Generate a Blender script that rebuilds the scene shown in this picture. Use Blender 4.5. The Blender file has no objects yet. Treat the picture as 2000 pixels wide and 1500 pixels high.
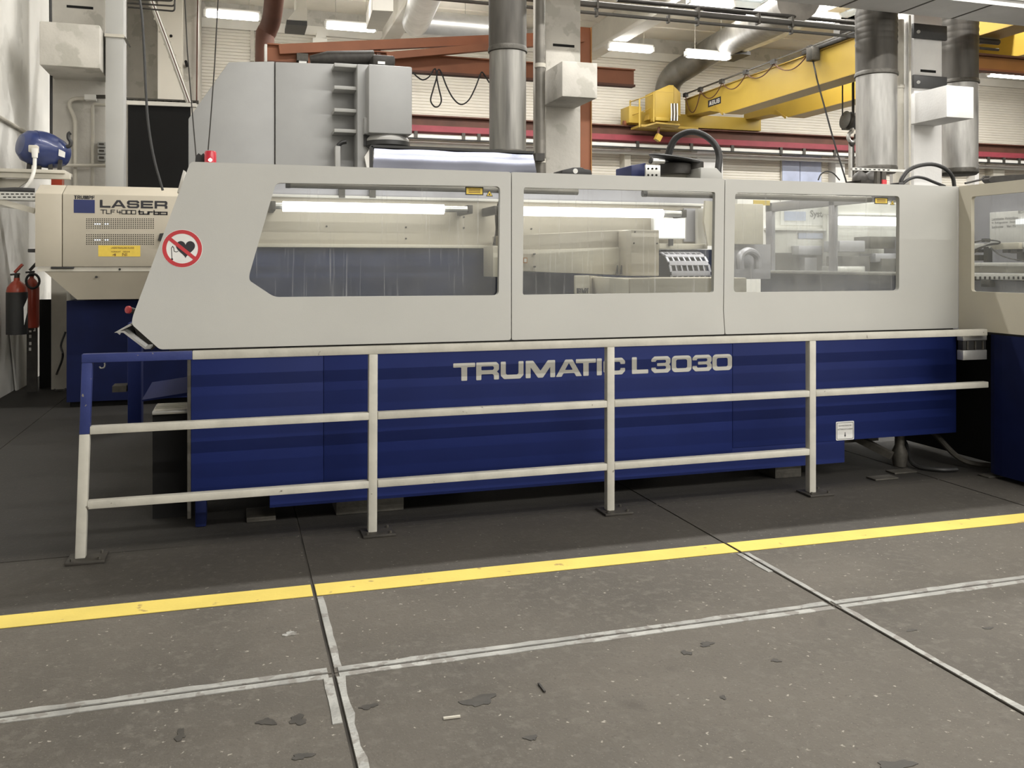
import bpy, bmesh, math, random
from mathutils import Vector, Matrix
random.seed(7)
sc = bpy.context.scene
COL = sc.collection

# ------------------------------------------------------------------ camera
CAMH = 1.55
FPX = 1728.0
YAW = math.radians(17.3)
cam_d = bpy.data.cameras.new('camera')
cam_d.sensor_width = 36.0
cam_d.lens = FPX / 2000.0 * 36.0
cam_d.shift_y = -235.0 / 2000.0
cam_d.clip_start = 0.05
cam_d.clip_end = 300
cam = bpy.data.objects.new('camera', cam_d)
cam.location = (0, 0, CAMH)
cam.rotation_euler = (math.pi / 2, 0, -YAW)
COL.objects.link(cam)
sc.camera = cam

# ------------------------------------------------------------------ world, exposure
w = bpy.data.worlds.new('sky')
sc.world = w
w.use_nodes = True
bg = w.node_tree.nodes['Background']
bg.inputs[0].default_value = (0.86, 0.93, 1.0, 1)
bg.inputs[1].default_value = 3.0
vs = sc.view_settings
vs.view_transform = 'Standard'
vs.look = 'None'
vs.gamma = 1.0
vs.use_curve_mapping = False
vs.exposure = -0.08

# ------------------------------------------------------------------ ceiling lamp rows and added fill rows (long strip lights under the roof)
def strip_light(name, x0, x1, y, z, power, width=0.14, col=(1.0, 0.972, 0.925)):
    l = bpy.data.lights.new(name, 'AREA')
    l.shape = 'RECTANGLE'
    l.size = x1 - x0
    l.size_y = width
    l.energy = power
    l.color = col
    o = bpy.data.objects.new(name, l)
    o.location = ((x0 + x1) / 2, y, z)
    COL.objects.link(o)
    return o
strip_light('lamp_row_near', 1.5, 20.0, -0.6, 8.2, 960)
strip_light('fill_row_hood', 2.5, 7.5, -3.2, 8.2, 470)  # unseen fill row added to brighten the hood's right end
strip_light('lamp_row_middle', 1.0, 44.0, -9.0, 8.2, 7300)
strip_light('fill_row_column_line', 0.3, 15.0, 8.0, 8.2, 1400)  # unseen fill row added to brighten the columns and left wall
strip_light('lamp_row_back_bay', 2.0, 27.0, 15.0, 8.5, 3200)
strip_light('lamp_row_far_bay', 2.0, 28.0, 20.0, 8.5, 3500)

# ------------------------------------------------------------------ helpers
CA, SA = math.cos(YAW), math.sin(YAW)
def ray(px, py):
    u = (px - 1000) / FPX
    return Vector((SA + u * CA, CA - u * SA, (515 - py) / FPX))
def P(px, py, Y):
    r = ray(px, py)
    return Vector((0, 0, CAMH)) + r * (Y / r.y)
def PX(px, py, X):
    r = ray(px, py)
    return Vector((0, 0, CAMH)) + r * (X / r.x)
def PZ(px, py, Z=0.0):
    r = ray(px, py)
    return Vector((0, 0, CAMH)) + r * ((Z - CAMH) / r.z)

class MB:
    def __init__(self):
        self.v = []; self.f = []; self.sm = False
    def add(self, vs, fs):
        n = len(self.v)
        self.v += [Vector(a) for a in vs]
        self.f += [[i + n for i in f] for f in fs]
        return self
    def box(self, x0, x1, y0, y1, z0, z1):
        return self.add([(x0,y0,z0),(x1,y0,z0),(x1,y1,z0),(x0,y1,z0),(x0,y0,z1),(x1,y0,z1),(x1,y1,z1),(x0,y1,z1)],
            [(0,3,2,1),(4,5,6,7),(0,1,5,4),(1,2,6,5),(2,3,7,6),(3,0,4,7)])
    def prism(self, pts, vec):
        n = len(pts); vec = Vector(vec); pts = [Vector(p) for p in pts]
        return self.add(pts + [p + vec for p in pts],
            [list(range(n)), list(range(2*n-1, n-1, -1))] + [[i, (i+1) % n, n + (i+1) % n, n + i] for i in range(n)])
    def pbox(self, px0, py0, px1, py1, Y, d):
        pm = (px0 + px1) / 2
        a = P(px0, py1, Y); b = P(px1, py0, Y)
        z0 = P(pm, py1, Y).z; z1 = P(pm, py0, Y).z
        return self.box(a.x, b.x, Y, Y + d, z0, z1)
    def tube(self, pts, r, n=8, closed=False, caps=True):
        self.sm = True
        pts = [Vector(p) for p in pts]; m = len(pts)
        rr = r if isinstance(r, (list, tuple)) else [r] * m
        up = None; vs = []; fs = []
        for i in range(m):
            a = pts[(i-1) % m] if (closed or i > 0) else pts[i]
            b = pts[(i+1) % m] if (closed or i < m-1) else pts[i]
            t = (b - a).normalized()
            if up is None:
                up = Vector((0,0,1)) if abs(t.z) < 0.9 else Vector((1,0,0))
            s = t.cross(up)
            if s.length < 1e-6: s = t.cross(Vector((0.3,1,0.2)))
            s.normalize(); up = s.cross(t).normalized()
            for k in range(n):
                th = 2*math.pi*k/n
                vs.append(pts[i] + (s*math.cos(th) + up*math.sin(th))*rr[i])
        rng = m if closed else m-1
        for i in range(rng):
            for k in range(n):
                a = i*n+k; b = i*n+(k+1) % n; j = (i+1) % m
                fs.append((a, b, j*n+(k+1) % n, j*n+k))
        if caps and not closed:
            fs.append(list(range(n-1,-1,-1))); fs.append([(m-1)*n+k for k in range(n)])
        return self.add(vs, fs)
    def cyl(self, a, b, r0, r1=None, n=20):
        return self.tube([a, b], [r0, r0 if r1 is None else r1], n)
    def lathe(self, prof, o, ax=(0,0,1), n=24):
        # prof: (radius, distance along axis)
        o = Vector(o); ax = Vector(ax).normalized()
        t = Vector((1,0,0)) if abs(ax.x) < 0.9 else Vector((0,1,0))
        s = ax.cross(t).normalized(); q = ax.cross(s)
        self.sm = True
        vs = []; fs = []; m = len(prof)
        for (r, h) in prof:
            for k in range(n):
                th = 2*math.pi*k/n
                vs.append(o + ax*h + (s*math.cos(th)+q*math.sin(th))*max(r, 1e-4))
        for i in range(m-1):
            for k in range(n):
                fs.append((i*n+k, i*n+(k+1) % n, (i+1)*n+(k+1) % n, (i+1)*n+k))
        fs.append(list(range(n-1,-1,-1))); fs.append([(m-1)*n+k for k in range(n)])
        return self.add(vs, fs)
    def bar(self, a, b, wd, ht, up=(0,0,1)):
        a = Vector(a); b = Vector(b); t = (b-a).normalized(); up = Vector(up)
        s = t.cross(up)
        if s.length < 1e-5: s = t.cross(Vector((0,1,0)))
        s.normalize(); q = s.cross(t).normalized()
        pts = [a + s*(i*wd/2) + q*(j*ht/2) for i, j in ((-1,-1),(1,-1),(1,1),(-1,1))]
        return self.prism(pts, b-a)

def smooth(me, ang=0.6):
    for p in me.polygons: p.use_smooth = True
    try: me.set_sharp_from_angle(angle=ang)
    except Exception: pass

def mk(name, mb, m, parent=None, bev=0.0, seg=2):
    me = bpy.data.meshes.new(name)
    if isinstance(mb, MB):
        bm = bmesh.new()
        vv = [bm.verts.new(v) for v in mb.v]
        for f in mb.f:
            try: bm.faces.new([vv[i] for i in f])
            except ValueError: pass
        bmesh.ops.recalc_face_normals(bm, faces=bm.faces)
        if bev > 0:
            bmesh.ops.bevel(bm, geom=list(bm.edges), offset=bev, segments=seg, profile=0.5, affect='EDGES', clamp_overlap=True)
        bm.to_mesh(me); bm.free()
        if mb.sm or bev > 0: smooth(me)
    else:
        me = mb; me.name = name
    o = bpy.data.objects.new(name, me)
    me.materials.clear()
    me.materials.append(m)
    COL.objects.link(o)
    if parent is not None:
        off = Vector((0,0,0)); q = parent
        while q is not None: off += q.location; q = q.parent
        me.transform(Matrix.Translation(-off))
        o.parent = parent
    else:
        if len(me.vertices):
            xs = [v.co.x for v in me.vertices]; ys = [v.co.y for v in me.vertices]; zs = [v.co.z for v in me.vertices]
            c = Vector(((min(xs)+max(xs))/2, (min(ys)+max(ys))/2, min(zs)))
            me.transform(Matrix.Translation(-c)); o.location = c
    return o

def tag(o, label=None, cat=None, group=None, kind=None):
    if label: o['label'] = label
    if cat: o['category'] = cat
    if group: o['group'] = group
    if kind: o['kind'] = kind
    return o
def thing(name, label, cat, loc=(0,0,0), group=None):
    o = bpy.data.objects.new(name, None)
    o.empty_display_size = 0.1
    o.location = loc
    COL.objects.link(o)
    return tag(o, label, cat, group)
def one(name, mb, m, label, cat, group=None, bev=0.0):
    return tag(mk(name, mb, m, None, bev), label, cat, group)
def dup(root, delta, label, group=None):
    r = root.copy(); COL.objects.link(r); r.location = root.location + Vector(delta); r['label'] = label
    if group: r['group'] = group
    for ch in list(root.children):
        c2 = ch.copy(); COL.objects.link(c2); c2.parent = r
        for g in ch.children:
            d = g.copy(); COL.objects.link(d); d.parent = c2
    return r

def curve_mesh(loops, th):
    cu = bpy.data.curves.new('c', 'CURVE'); cu.dimensions = '2D'; cu.fill_mode = 'BOTH'; cu.extrude = th/2
    for lp in loops:
        sp = cu.splines.new('POLY'); sp.points.add(len(lp)-1)
        for i, p in enumerate(lp): sp.points[i].co = (p[0], p[1], 0, 1)
        sp.use_cyclic_u = True
    o = bpy.data.objects.new('c', cu)
    me = bpy.data.meshes.new_from_object(o)
    bpy.data.objects.remove(o); bpy.data.curves.remove(cu)
    return me
def frame_m(o, ux, uz):
    ux = Vector(ux).normalized(); uz = Vector(uz).normalized(); n = ux.cross(uz)
    M = Matrix((ux, uz, n)).transposed().to_4x4(); M.translation = Vector(o)
    return M
# plate in the plane of o/ux/uz; its front face lies at o, its thickness goes behind it
def plate(name, loops, th, o, ux, uz, m, parent=None):
    me = curve_mesh(loops, th)
    me.transform(frame_m(o, ux, uz) @ Matrix.Translation((0,0,-th/2)))
    return mk(name, me, m, parent)
def rrect(x0, y0, x1, y1, r, n=6):
    pts = []
    for cx, cy, a0 in ((x1-r,y0+r,-90),(x1-r,y1-r,0),(x0+r,y1-r,90),(x0+r,y0+r,180)):
        for k in range(n+1):
            a = math.radians(a0+90*k/n); pts.append((cx+r*math.cos(a), cy+r*math.sin(a)))
    return pts
def rpoly(pts, r, n=5):
    out = []; m = len(pts)
    for i in range(m):
        p = Vector(pts[i]); a = Vector(pts[i-1]); b = Vector(pts[(i+1) % m])
        da = (a-p).normalized(); db = (b-p).normalized()
        rr = min(r, (a-p).length*0.45, (b-p).length*0.45)
        s = p+da*rr; e = p+db*rr
        for k in range(n+1):
            t = k/n
            out.append(tuple(s*(1-t)**2 + p*2*t*(1-t) + e*t*t))
    return out
def circ(cx, cy, r, n=40):
    return [(cx+r*math.cos(2*math.pi*k/n), cy+r*math.sin(2*math.pi*k/n)) for k in range(n)]
def text(name, s, m, parent, o, ux, uz, wd, ht, bold=0.0, th=0.002):
    cu = bpy.data.curves.new('t', 'FONT'); cu.body = s; cu.size = 1.0; cu.extrude = 0.0; cu.offset = bold
    cu.resolution_u = 3
    ob = bpy.data.objects.new('t', cu)
    me = bpy.data.meshes.new_from_object(ob)
    bpy.data.objects.remove(ob); bpy.data.curves.remove(cu)
    xs = [v.co.x for v in me.vertices]; ys = [v.co.y for v in me.vertices]
    sx = wd/(max(xs)-min(xs)); sy = ht/(max(ys)-min(ys))
    me.transform(Matrix.Diagonal((sx, sy, 1, 1)) @ Matrix.Translation((-min(xs), -min(ys), 0)))
    me.transform(frame_m(o, ux, uz) @ Matrix.Translation((0,0,th)))
    return mk(name, me, m, parent)
def stroke(path, wd, closed=False):
    """outline loops of a stroked 2D path"""
    pts = [Vector(p) for p in path]; m = len(pts); L = []; R = []
    for i in range(m):
        if closed: a = pts[i-1]; b = pts[(i+1) % m]
        else: a = pts[max(i-1,0)]; b = pts[min(i+1,m-1)]
        d1 = (pts[i]-a); d2 = (b-pts[i])
        if d1.length < 1e-9: d1 = d2
        if d2.length < 1e-9: d2 = d1
        n1 = Vector((-d1.y,d1.x)).normalized(); n2 = Vector((-d2.y,d2.x)).normalized()
        nn = (n1+n2)
        if nn.length < 1e-6: nn = n1
        nn.normalize(); k = 1/max(0.4, nn.dot(n1))
        L.append(tuple(pts[i]+nn*wd/2*k)); R.append(tuple(pts[i]-nn*wd/2*k))
    if closed: return [L, R]
    return [L + R[::-1]]

# ------------------------------------------------------------------ materials
def mat(name, col, rough=0.55, metal=0.0, var=0.08, scale=6.0, bump=0.0, bscale=40.0, spots=None, spot_amt=0.0, spot_scale=14.0, emit=0.0, stretch=None, coat=0.0):
    m = bpy.data.materials.new(name); m.use_nodes = True
    nt = m.node_tree; b = nt.nodes['Principled BSDF']
    b.inputs['Roughness'].default_value = rough
    b.inputs['Metallic'].default_value = metal
    if coat: b.inputs['Coat Weight'].default_value = coat
    geo = nt.nodes.new('ShaderNodeTexCoord')
    src = geo.outputs['Object']
    if stretch:
        mp = nt.nodes.new('ShaderNodeMapping'); mp.inputs['Scale'].default_value = stretch
        nt.links.new(src, mp.inputs[0]); src = mp.outputs[0]
    nz = nt.nodes.new('ShaderNodeTexNoise'); nz.inputs['Scale'].default_value = scale
    nz.inputs['Detail'].default_value = 6
    nt.links.new(src, nz.inputs['Vector'])
    rp = nt.nodes.new('ShaderNodeValToRGB')
    rp.color_ramp.elements[0].position = 0.3; rp.color_ramp.elements[1].position = 0.7
    rp.color_ramp.elements[0].color = (*[c*(1-var) for c in col], 1)
    rp.color_ramp.elements[1].color = (*[min(1, c*(1+var)) for c in col], 1)
    nt.links.new(nz.outputs[0], rp.inputs[0])
    out = rp.outputs[0]
    if spots:
        n2 = nt.nodes.new('ShaderNodeTexNoise'); n2.inputs['Scale'].default_value = spot_scale; n2.inputs['Detail'].default_value = 8
        nt.links.new(src, n2.inputs['Vector'])
        r2 = nt.nodes.new('ShaderNodeValToRGB')
        r2.color_ramp.elements[0].position = 1-spot_amt-0.04; r2.color_ramp.elements[1].position = 1-spot_amt
        nt.links.new(n2.outputs[0], r2.inputs[0])
        mx = nt.nodes.new('ShaderNodeMix'); mx.data_type = 'RGBA'
        nt.links.new(r2.outputs[0], mx.inputs[0]); nt.links.new(out, mx.inputs[6]); mx.inputs[7].default_value = (*spots, 1)
        out = mx.outputs[2]
    nt.links.new(out, b.inputs['Base Color'])
    if bump:
        bn = nt.nodes.new('ShaderNodeTexNoise'); bn.inputs['Scale'].default_value = bscale; bn.inputs['Detail'].default_value = 4
        nt.links.new(src, bn.inputs['Vector'])
        bp = nt.nodes.new('ShaderNodeBump'); bp.inputs['Strength'].default_value = bump; bp.inputs['Distance'].default_value = 0.01
        nt.links.new(bn.outputs[0], bp.inputs['Height']); nt.links.new(bp.outputs[0], b.inputs['Normal'])
    if emit:
        b.inputs['Emission Color'].default_value = (*col, 1); b.inputs['Emission Strength'].default_value = emit
    return m
def floor_mat():
    m = mat('floor_concrete', (0.089, 0.079, 0.065), 0.75, 0, 0.20, 1.6, 0.25, 90)
    nt = m.node_tree; b = nt.nodes['Principled BSDF']
    src = b.inputs['Base Color'].links[0].from_socket
    tc = [n for n in nt.nodes if n.type == 'TEX_COORD'][0].outputs['Object']
    def layer(src, tex, lo, hi, col, fac=1.0):
        r = nt.nodes.new('ShaderNodeValToRGB'); r.color_ramp.elements[0].position = lo; r.color_ramp.elements[1].position = hi
        r.color_ramp.elements[1].color = (fac, fac, fac, 1)
        nt.links.new(tex, r.inputs[0])
        mx = nt.nodes.new('ShaderNodeMix'); mx.data_type = 'RGBA'
        nt.links.new(r.outputs[0], mx.inputs[0]); nt.links.new(src, mx.inputs[6]); mx.inputs[7].default_value = (*col, 1)
        return mx.outputs[2]
    def noise(sc_, det=5):
        n = nt.nodes.new('ShaderNodeTexNoise'); n.inputs['Scale'].default_value = sc_; n.inputs['Detail'].default_value = det
        nt.links.new(tc, n.inputs['Vector']); return n.outputs[0]
    src = layer(src, noise(26, 6), 0.52, 0.68, (0.118, 0.107, 0.090), 0.8)
    src = layer(src, noise(60, 4), 0.58, 0.72, (0.062, 0.055, 0.045), 0.65)
    src = layer(src, noise(6.5, 8), 0.66, 0.74, (0.05, 0.043, 0.035), 0.5)
    v = nt.nodes.new('ShaderNodeTexVoronoi'); v.inputs['Scale'].default_value = 34; v.inputs['Randomness'].default_value = 1
    dn = nt.nodes.new('ShaderNodeTexNoise'); dn.inputs['Scale'].default_value = 70; dn.inputs['Detail'].default_value = 3; nt.links.new(tc, dn.inputs['Vector'])
    dm = nt.nodes.new('ShaderNodeVectorMath'); dm.operation = 'MULTIPLY_ADD'; dm.inputs[1].default_value = (0.03, 0.03, 0.0)
    nt.links.new(dn.outputs[1], dm.inputs[0]); nt.links.new(tc, dm.inputs[2]); nt.links.new(dm.outputs[0], v.inputs['Vector'])
    inv = nt.nodes.new('ShaderNodeMath'); inv.operation = 'SUBTRACT'; inv.inputs[0].default_value = 1
    nt.links.new(v.outputs['Distance'], inv.inputs[1])
    msk = nt.nodes.new('ShaderNodeMath'); msk.operation = 'MULTIPLY'
    gate = nt.nodes.new('ShaderNodeMath'); gate.operation = 'GREATER_THAN'; gate.inputs[1].default_value = 0.78
    sep = nt.nodes.new('ShaderNodeSeparateColor'); nt.links.new(v.outputs['Color'], sep.inputs[0])
    nt.links.new(sep.outputs[0], gate.inputs[0])
    nt.links.new(inv.outputs[0], msk.inputs[0]); nt.links.new(gate.outputs[0], msk.inputs[1])
    src = layer(src, msk.outputs[0], 0.80, 0.92, (0.40, 0.375, 0.32), 0.75)
    src = layer(src, noise(140, 3), 0.64, 0.70, (0.20, 0.185, 0.155), 0.6)
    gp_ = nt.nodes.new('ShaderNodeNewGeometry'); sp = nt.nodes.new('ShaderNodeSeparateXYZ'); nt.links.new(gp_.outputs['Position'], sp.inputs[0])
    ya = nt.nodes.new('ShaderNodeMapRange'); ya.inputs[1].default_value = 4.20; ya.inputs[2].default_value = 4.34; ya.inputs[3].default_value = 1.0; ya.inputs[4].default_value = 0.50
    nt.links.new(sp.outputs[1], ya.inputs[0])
    rear_shade = nt.nodes.new('ShaderNodeMapRange'); rear_shade.inputs[1].default_value = 5.1; rear_shade.inputs[2].default_value = 5.3; rear_shade.inputs[3].default_value = 1.0; rear_shade.inputs[4].default_value = 0.30  # shade behind the railing put into the floor colour
    nt.links.new(sp.outputs[1], rear_shade.inputs[0])
    ym_ = nt.nodes.new('ShaderNodeMath'); ym_.operation = 'MULTIPLY'; nt.links.new(ya.outputs[0], ym_.inputs[0]); nt.links.new(rear_shade.outputs[0], ym_.inputs[1])
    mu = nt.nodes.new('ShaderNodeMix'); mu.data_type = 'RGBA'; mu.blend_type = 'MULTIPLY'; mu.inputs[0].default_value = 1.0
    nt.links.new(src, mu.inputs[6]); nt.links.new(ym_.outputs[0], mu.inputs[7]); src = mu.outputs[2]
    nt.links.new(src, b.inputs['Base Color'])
    return m
def glass_mat(name, haze, col=(0.75, 0.76, 0.78), streak=0.12):
    m = bpy.data.materials.new(name); m.use_nodes = True
    nt = m.node_tree; nt.nodes.clear()
    out = nt.nodes.new('ShaderNodeOutputMaterial')
    tr = nt.nodes.new('ShaderNodeBsdfTransparent'); tr.inputs[0].default_value = (0.93, 0.94, 0.93, 1)
    gl = nt.nodes.new('ShaderNodeBsdfGlossy'); gl.inputs['Roughness'].default_value = 0.06
    fr = nt.nodes.new('ShaderNodeFresnel'); fr.inputs[0].default_value = 1.45
    gm = nt.nodes.new('ShaderNodeNewGeometry'); im = nt.nodes.new('ShaderNodeMapRange'); im.inputs[3].default_value = 1.45; im.inputs[4].default_value = 1/1.45
    nt.links.new(gm.outputs['Backfacing'], im.inputs[0]); nt.links.new(im.outputs[0], fr.inputs[0])
    m1 = nt.nodes.new('ShaderNodeMixShader')
    nt.links.new(fr.outputs[0], m1.inputs[0]); nt.links.new(tr.outputs[0], m1.inputs[1]); nt.links.new(gl.outputs[0], m1.inputs[2])
    df = nt.nodes.new('ShaderNodeBsdfDiffuse'); df.inputs[0].default_value = (*col, 1)
    tc = nt.nodes.new('ShaderNodeTexCoord'); mp = nt.nodes.new('ShaderNodeMapping'); mp.inputs['Scale'].default_value = (2.2, 2.2, 3.5)
    nt.links.new(tc.outputs['Object'], mp.inputs[0])
    nz = nt.nodes.new('ShaderNodeTexNoise'); nz.inputs['Scale'].default_value = 2.4; nz.inputs['Detail'].default_value = 8
    nt.links.new(mp.outputs[0], nz.inputs['Vector'])
    mp2 = nt.nodes.new('ShaderNodeMapping'); mp2.inputs['Scale'].default_value = (40, 40, 1.2)
    nt.links.new(tc.outputs['Object'], mp2.inputs[0])
    n2 = nt.nodes.new('ShaderNodeTexNoise'); n2.inputs['Scale'].default_value = 1.5; n2.inputs['Detail'].default_value = 3
    nt.links.new(mp2.outputs[0], n2.inputs['Vector'])
    r1 = nt.nodes.new('ShaderNodeMapRange'); r1.inputs[1].default_value = 0.3; r1.inputs[2].default_value = 0.8
    r1.inputs[3].default_value = haze*0.3; r1.inputs[4].default_value = haze
    nt.links.new(nz.outputs[0], r1.inputs[0])
    r2 = nt.nodes.new('ShaderNodeMapRange'); r2.inputs[1].default_value = 0.6; r2.inputs[2].default_value = 0.8
    r2.inputs[3].default_value = 0; r2.inputs[4].default_value = streak
    nt.links.new(n2.outputs[0], r2.inputs[0])
    ad = nt.nodes.new('ShaderNodeMath'); ad.operation = 'ADD'; ad.use_clamp = True
    nt.links.new(r1.outputs[0], ad.inputs[0]); nt.links.new(r2.outputs[0], ad.inputs[1])
    m2 = nt.nodes.new('ShaderNodeMixShader')
    nt.links.new(ad.outputs[0], m2.inputs[0]); nt.links.new(m1.outputs[0], m2.inputs[1]); nt.links.new(df.outputs[0], m2.inputs[2])
    nt.links.new(m2.outputs[0], out.inputs[0])
    return m
def emat(name, col, st):
    m = bpy.data.materials.new(name); m.use_nodes = True
    nt = m.node_tree; nt.nodes.clear()
    o = nt.nodes.new('ShaderNodeOutputMaterial'); e = nt.nodes.new('ShaderNodeEmission')
    e.inputs[0].default_value = (*col, 1); e.inputs[1].default_value = st
    nt.links.new(e.outputs[0], o.inputs[0]); return m

M = {}
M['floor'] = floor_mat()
M['joint'] = mat('joint_dirt', (0.046, 0.041, 0.035), 0.9, 0, 0.5, 3)
M['strip'] = mat('worn_steel_strip', (0.34, 0.34, 0.32), 0.5, 0.25, 0.22, 9, 0.3, 60, (0.24, 0.23, 0.21), 0.40, 14)
M['stain'] = mat('oil_stain', (0.040, 0.036, 0.030), 0.6, 0, 0.25, 30)
M['yellow_line'] = mat('yellow_floor_paint', (0.66, 0.52, 0.115), 0.6, 0, 0.07, 5, 0.15, 60, (0.36, 0.25, 0.08), 0.31, 11)
M['cream'] = mat('cream_enamel', (0.475, 0.475, 0.45), 0.42, 0, 0.03, 2.0, 0.04, 160)
M['cream2'] = mat('beige_enamel', (0.58, 0.545, 0.45), 0.45, 0, 0.04, 3.0, 0.04, 120)
M['warmcream'] = mat('warm_beige_enamel', (0.47, 0.43, 0.35), 0.45, 0, 0.04, 3.0, 0.04, 120)
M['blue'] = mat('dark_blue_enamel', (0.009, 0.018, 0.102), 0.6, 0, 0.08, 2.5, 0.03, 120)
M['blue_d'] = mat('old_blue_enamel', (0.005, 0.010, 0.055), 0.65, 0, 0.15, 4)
M['rail'] = mat('chipped_white_paint', (0.49, 0.475, 0.42), 0.48, 0, 0.10, 9, 0.12, 50, (0.16, 0.145, 0.12), 0.265, 22)
M['rail_blue'] = mat('chipped_blue_paint', (0.032, 0.044, 0.155), 0.5, 0, 0.1, 9, 0.12, 50, (0.22, 0.2, 0.16), 0.28, 34)
M['steel_dark'] = mat('dark_steel_plate', (0.075, 0.07, 0.06), 0.55, 0.4, 0.2, 20, 0.2, 60)
M['plate_dark'] = mat('oiled_base_plate', (0.042, 0.038, 0.032), 0.6, 0.2, 0.25, 20)
M['pipe_dark'] = mat('dark_painted_pipe', (0.075, 0.072, 0.065), 0.7)
M['bolt'] = mat('bolt_steel', (0.35, 0.33, 0.30), 0.4, 0.8)
for k_ in ('blue', 'blue_d', 'rail_blue'): M[k_].node_tree.nodes['Principled BSDF'].inputs['Specular IOR Level'].default_value = 0.2
M['black'] = mat('black_rubber', (0.02, 0.02, 0.02), 0.5, 0, 0.1, 20)
M['blackm'] = mat('black_shade', (0.004, 0.004, 0.004), 0.9)
M['dark'] = mat('dark_machinery', (0.035, 0.032, 0.028), 0.55, 0.2, 0.3, 12)
M['white'] = mat('white_enamel', (0.72, 0.71, 0.67), 0.45, 0, 0.04, 4)
M['letter'] = mat('silver_lettering', (0.46, 0.455, 0.42), 0.4, 0.1, 0.05, 10)
M['ink'] = mat('black_print', (0.02, 0.02, 0.025), 0.6)
M['inkgrey'] = mat('grey_print', (0.16, 0.16, 0.16), 0.6)
M['navy'] = mat('navy_print', (0.02, 0.03, 0.12), 0.5)
M['red'] = mat('sign_red', (0.50, 0.035, 0.045), 0.45)
M['signwhite'] = mat('sign_white', (0.74, 0.74, 0.72), 0.45)
M['signyellow'] = mat('sign_yellow', (0.75, 0.55, 0.08), 0.5, 0, 0.05, 20)
M['concrete'] = mat('pale_concrete', (0.52, 0.50, 0.455), 0.8, 0, 0.10, 2.5, 0.35, 25, (0.43, 0.415, 0.37), 0.40, 3.0)
M['concw'] = mat('white_painted_concrete', (0.74, 0.735, 0.72), 0.75, 0, 0.05, 2.5, 0.3, 25)
M['wall'] = mat('white_plaster', (0.80, 0.79, 0.75), 0.8, 0, 0.09, 1.2, 0.2, 30, (0.72, 0.71, 0.67), 0.40, 1.5)
M['slat'] = mat('cream_wall_slats', (0.74, 0.705, 0.625), 0.6, 0, 0.06, 0.8)
M['roof'] = mat('roof_planks', (0.84, 0.79, 0.69), 0.8, 0, 0.10, 0.8, 0.2, 12)
M['rafter'] = mat('white_rafter', (0.74, 0.72, 0.66), 0.75, 0, 0.07, 1.5)
M['zinc_s'] = mat('sooty_duct', (0.17, 0.16, 0.14), 0.45, 0.4, 0.3, 2.5, 0.1, 8, stretch=(1, 1, 1))
M['zinc_c'] = mat('sooty_zinc_duct', (0.22, 0.215, 0.20), 0.42, 0.65, 0.4, 2.5, 0.1, 8, stretch=(4, 4, 0.3))
M['zinc'] = mat('zinc_duct', (0.34, 0.335, 0.32), 0.42, 0.65, 0.3, 2.5, 0.1, 8, stretch=(3, 3, 0.5))
M['zinc_d'] = mat('tarnished_duct', (0.075, 0.07, 0.062), 0.5, 0.5, 0.3, 2.5, 0.1, 8, stretch=(3, 3, 0.5))
M['silver'] = mat('bright_duct', (0.66, 0.66, 0.65), 0.35, 0.6, 0.1, 3)
M['grey'] = mat('grey_machine_enamel', (0.325, 0.328, 0.325), 0.5, 0, 0.05, 2.0, 0.05, 80)
M['grey_l'] = mat('light_grey_enamel', (0.40, 0.40, 0.385), 0.5, 0, 0.05, 2.0)
M['sheet'] = mat('polished_sheet', (0.20, 0.21, 0.26), 0.17, 0.95, 0.06, 3.0, 0.12, 2.0)
M['orange'] = mat('rust_orange_paint', (0.25, 0.088, 0.038), 0.6, 0, 0.15, 2)
M['orange_l'] = mat('ochre_orange_paint', (0.34, 0.155, 0.04), 0.6, 0, 0.12, 2)
M['brown'] = mat('brown_steel', (0.11, 0.045, 0.028), 0.65, 0, 0.2, 2)
M['pinkred'] = mat('red_runway_paint', (0.27, 0.042, 0.058), 0.6, 0, 0.12, 3)
M['crane'] = mat('crane_yellow', (0.48, 0.33, 0.052), 0.5, 0, 0.06, 1.0)
M['crane_d'] = mat('crane_ochre', (0.42, 0.285, 0.055), 0.5, 0, 0.06, 1.0)
M['motor'] = mat('blue_motor_paint', (0.018, 0.032, 0.12), 0.35, 0.1, 0.3, 5, coat=0.3)
M['exred'] = mat('extinguisher_red', (0.36, 0.05, 0.025), 0.3, 0, 0.1, 6, coat=0.3)
M['conduit'] = mat('pale_conduit', (0.50, 0.475, 0.41), 0.55)
M['alu'] = mat('aluminium', (0.55, 0.55, 0.53), 0.35, 0.7, 0.12, 8)
M['tube'] = emat('lamp_tube_glow', (1.0, 0.98, 0.94), 26.0)
M['mtube'] = emat('machine_lamp_and_reflection_glow', (1.0, 0.985, 0.95), 5.8)
M['screen'] = emat('white_screen_glow', (1.0, 1.0, 0.98), 1.3)
M['led'] = emat('led_glow', (0.75, 0.85, 1.0), 2.2)
M['beacon'] = mat('red_beacon_lens', (0.42, 0.025, 0.04), 0.25, 0, 0.02, 5, emit=0.25)
M['bulb'] = emat('beacon_bulb_glow', (1.0, 0.85, 0.7), 5.0)
M['glass'] = glass_mat('scratched_pane', 0.045, streak=0.2)
M['glass3'] = glass_mat('dusty_pane', 0.17, (0.62, 0.62, 0.60), 0.2)
M['glassw'] = glass_mat('clear_pane', 0.10)
M['skyglass'] = glass_mat('skylight_pane', 0.3, (0.8, 0.82, 0.85))
M['inblue'] = mat('dull_blue_interior', (0.020, 0.030, 0.075), 0.6, 0, 0.25, 2.5, 0.1, 6)
M['inblue'].node_tree.nodes['Principled BSDF'].inputs['Specular IOR Level'].default_value = 0.1
M['lilac'] = mat('grey_lilac_sheet', (0.40, 0.40, 0.44), 0.4, 0.2, 0.1, 3)
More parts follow.
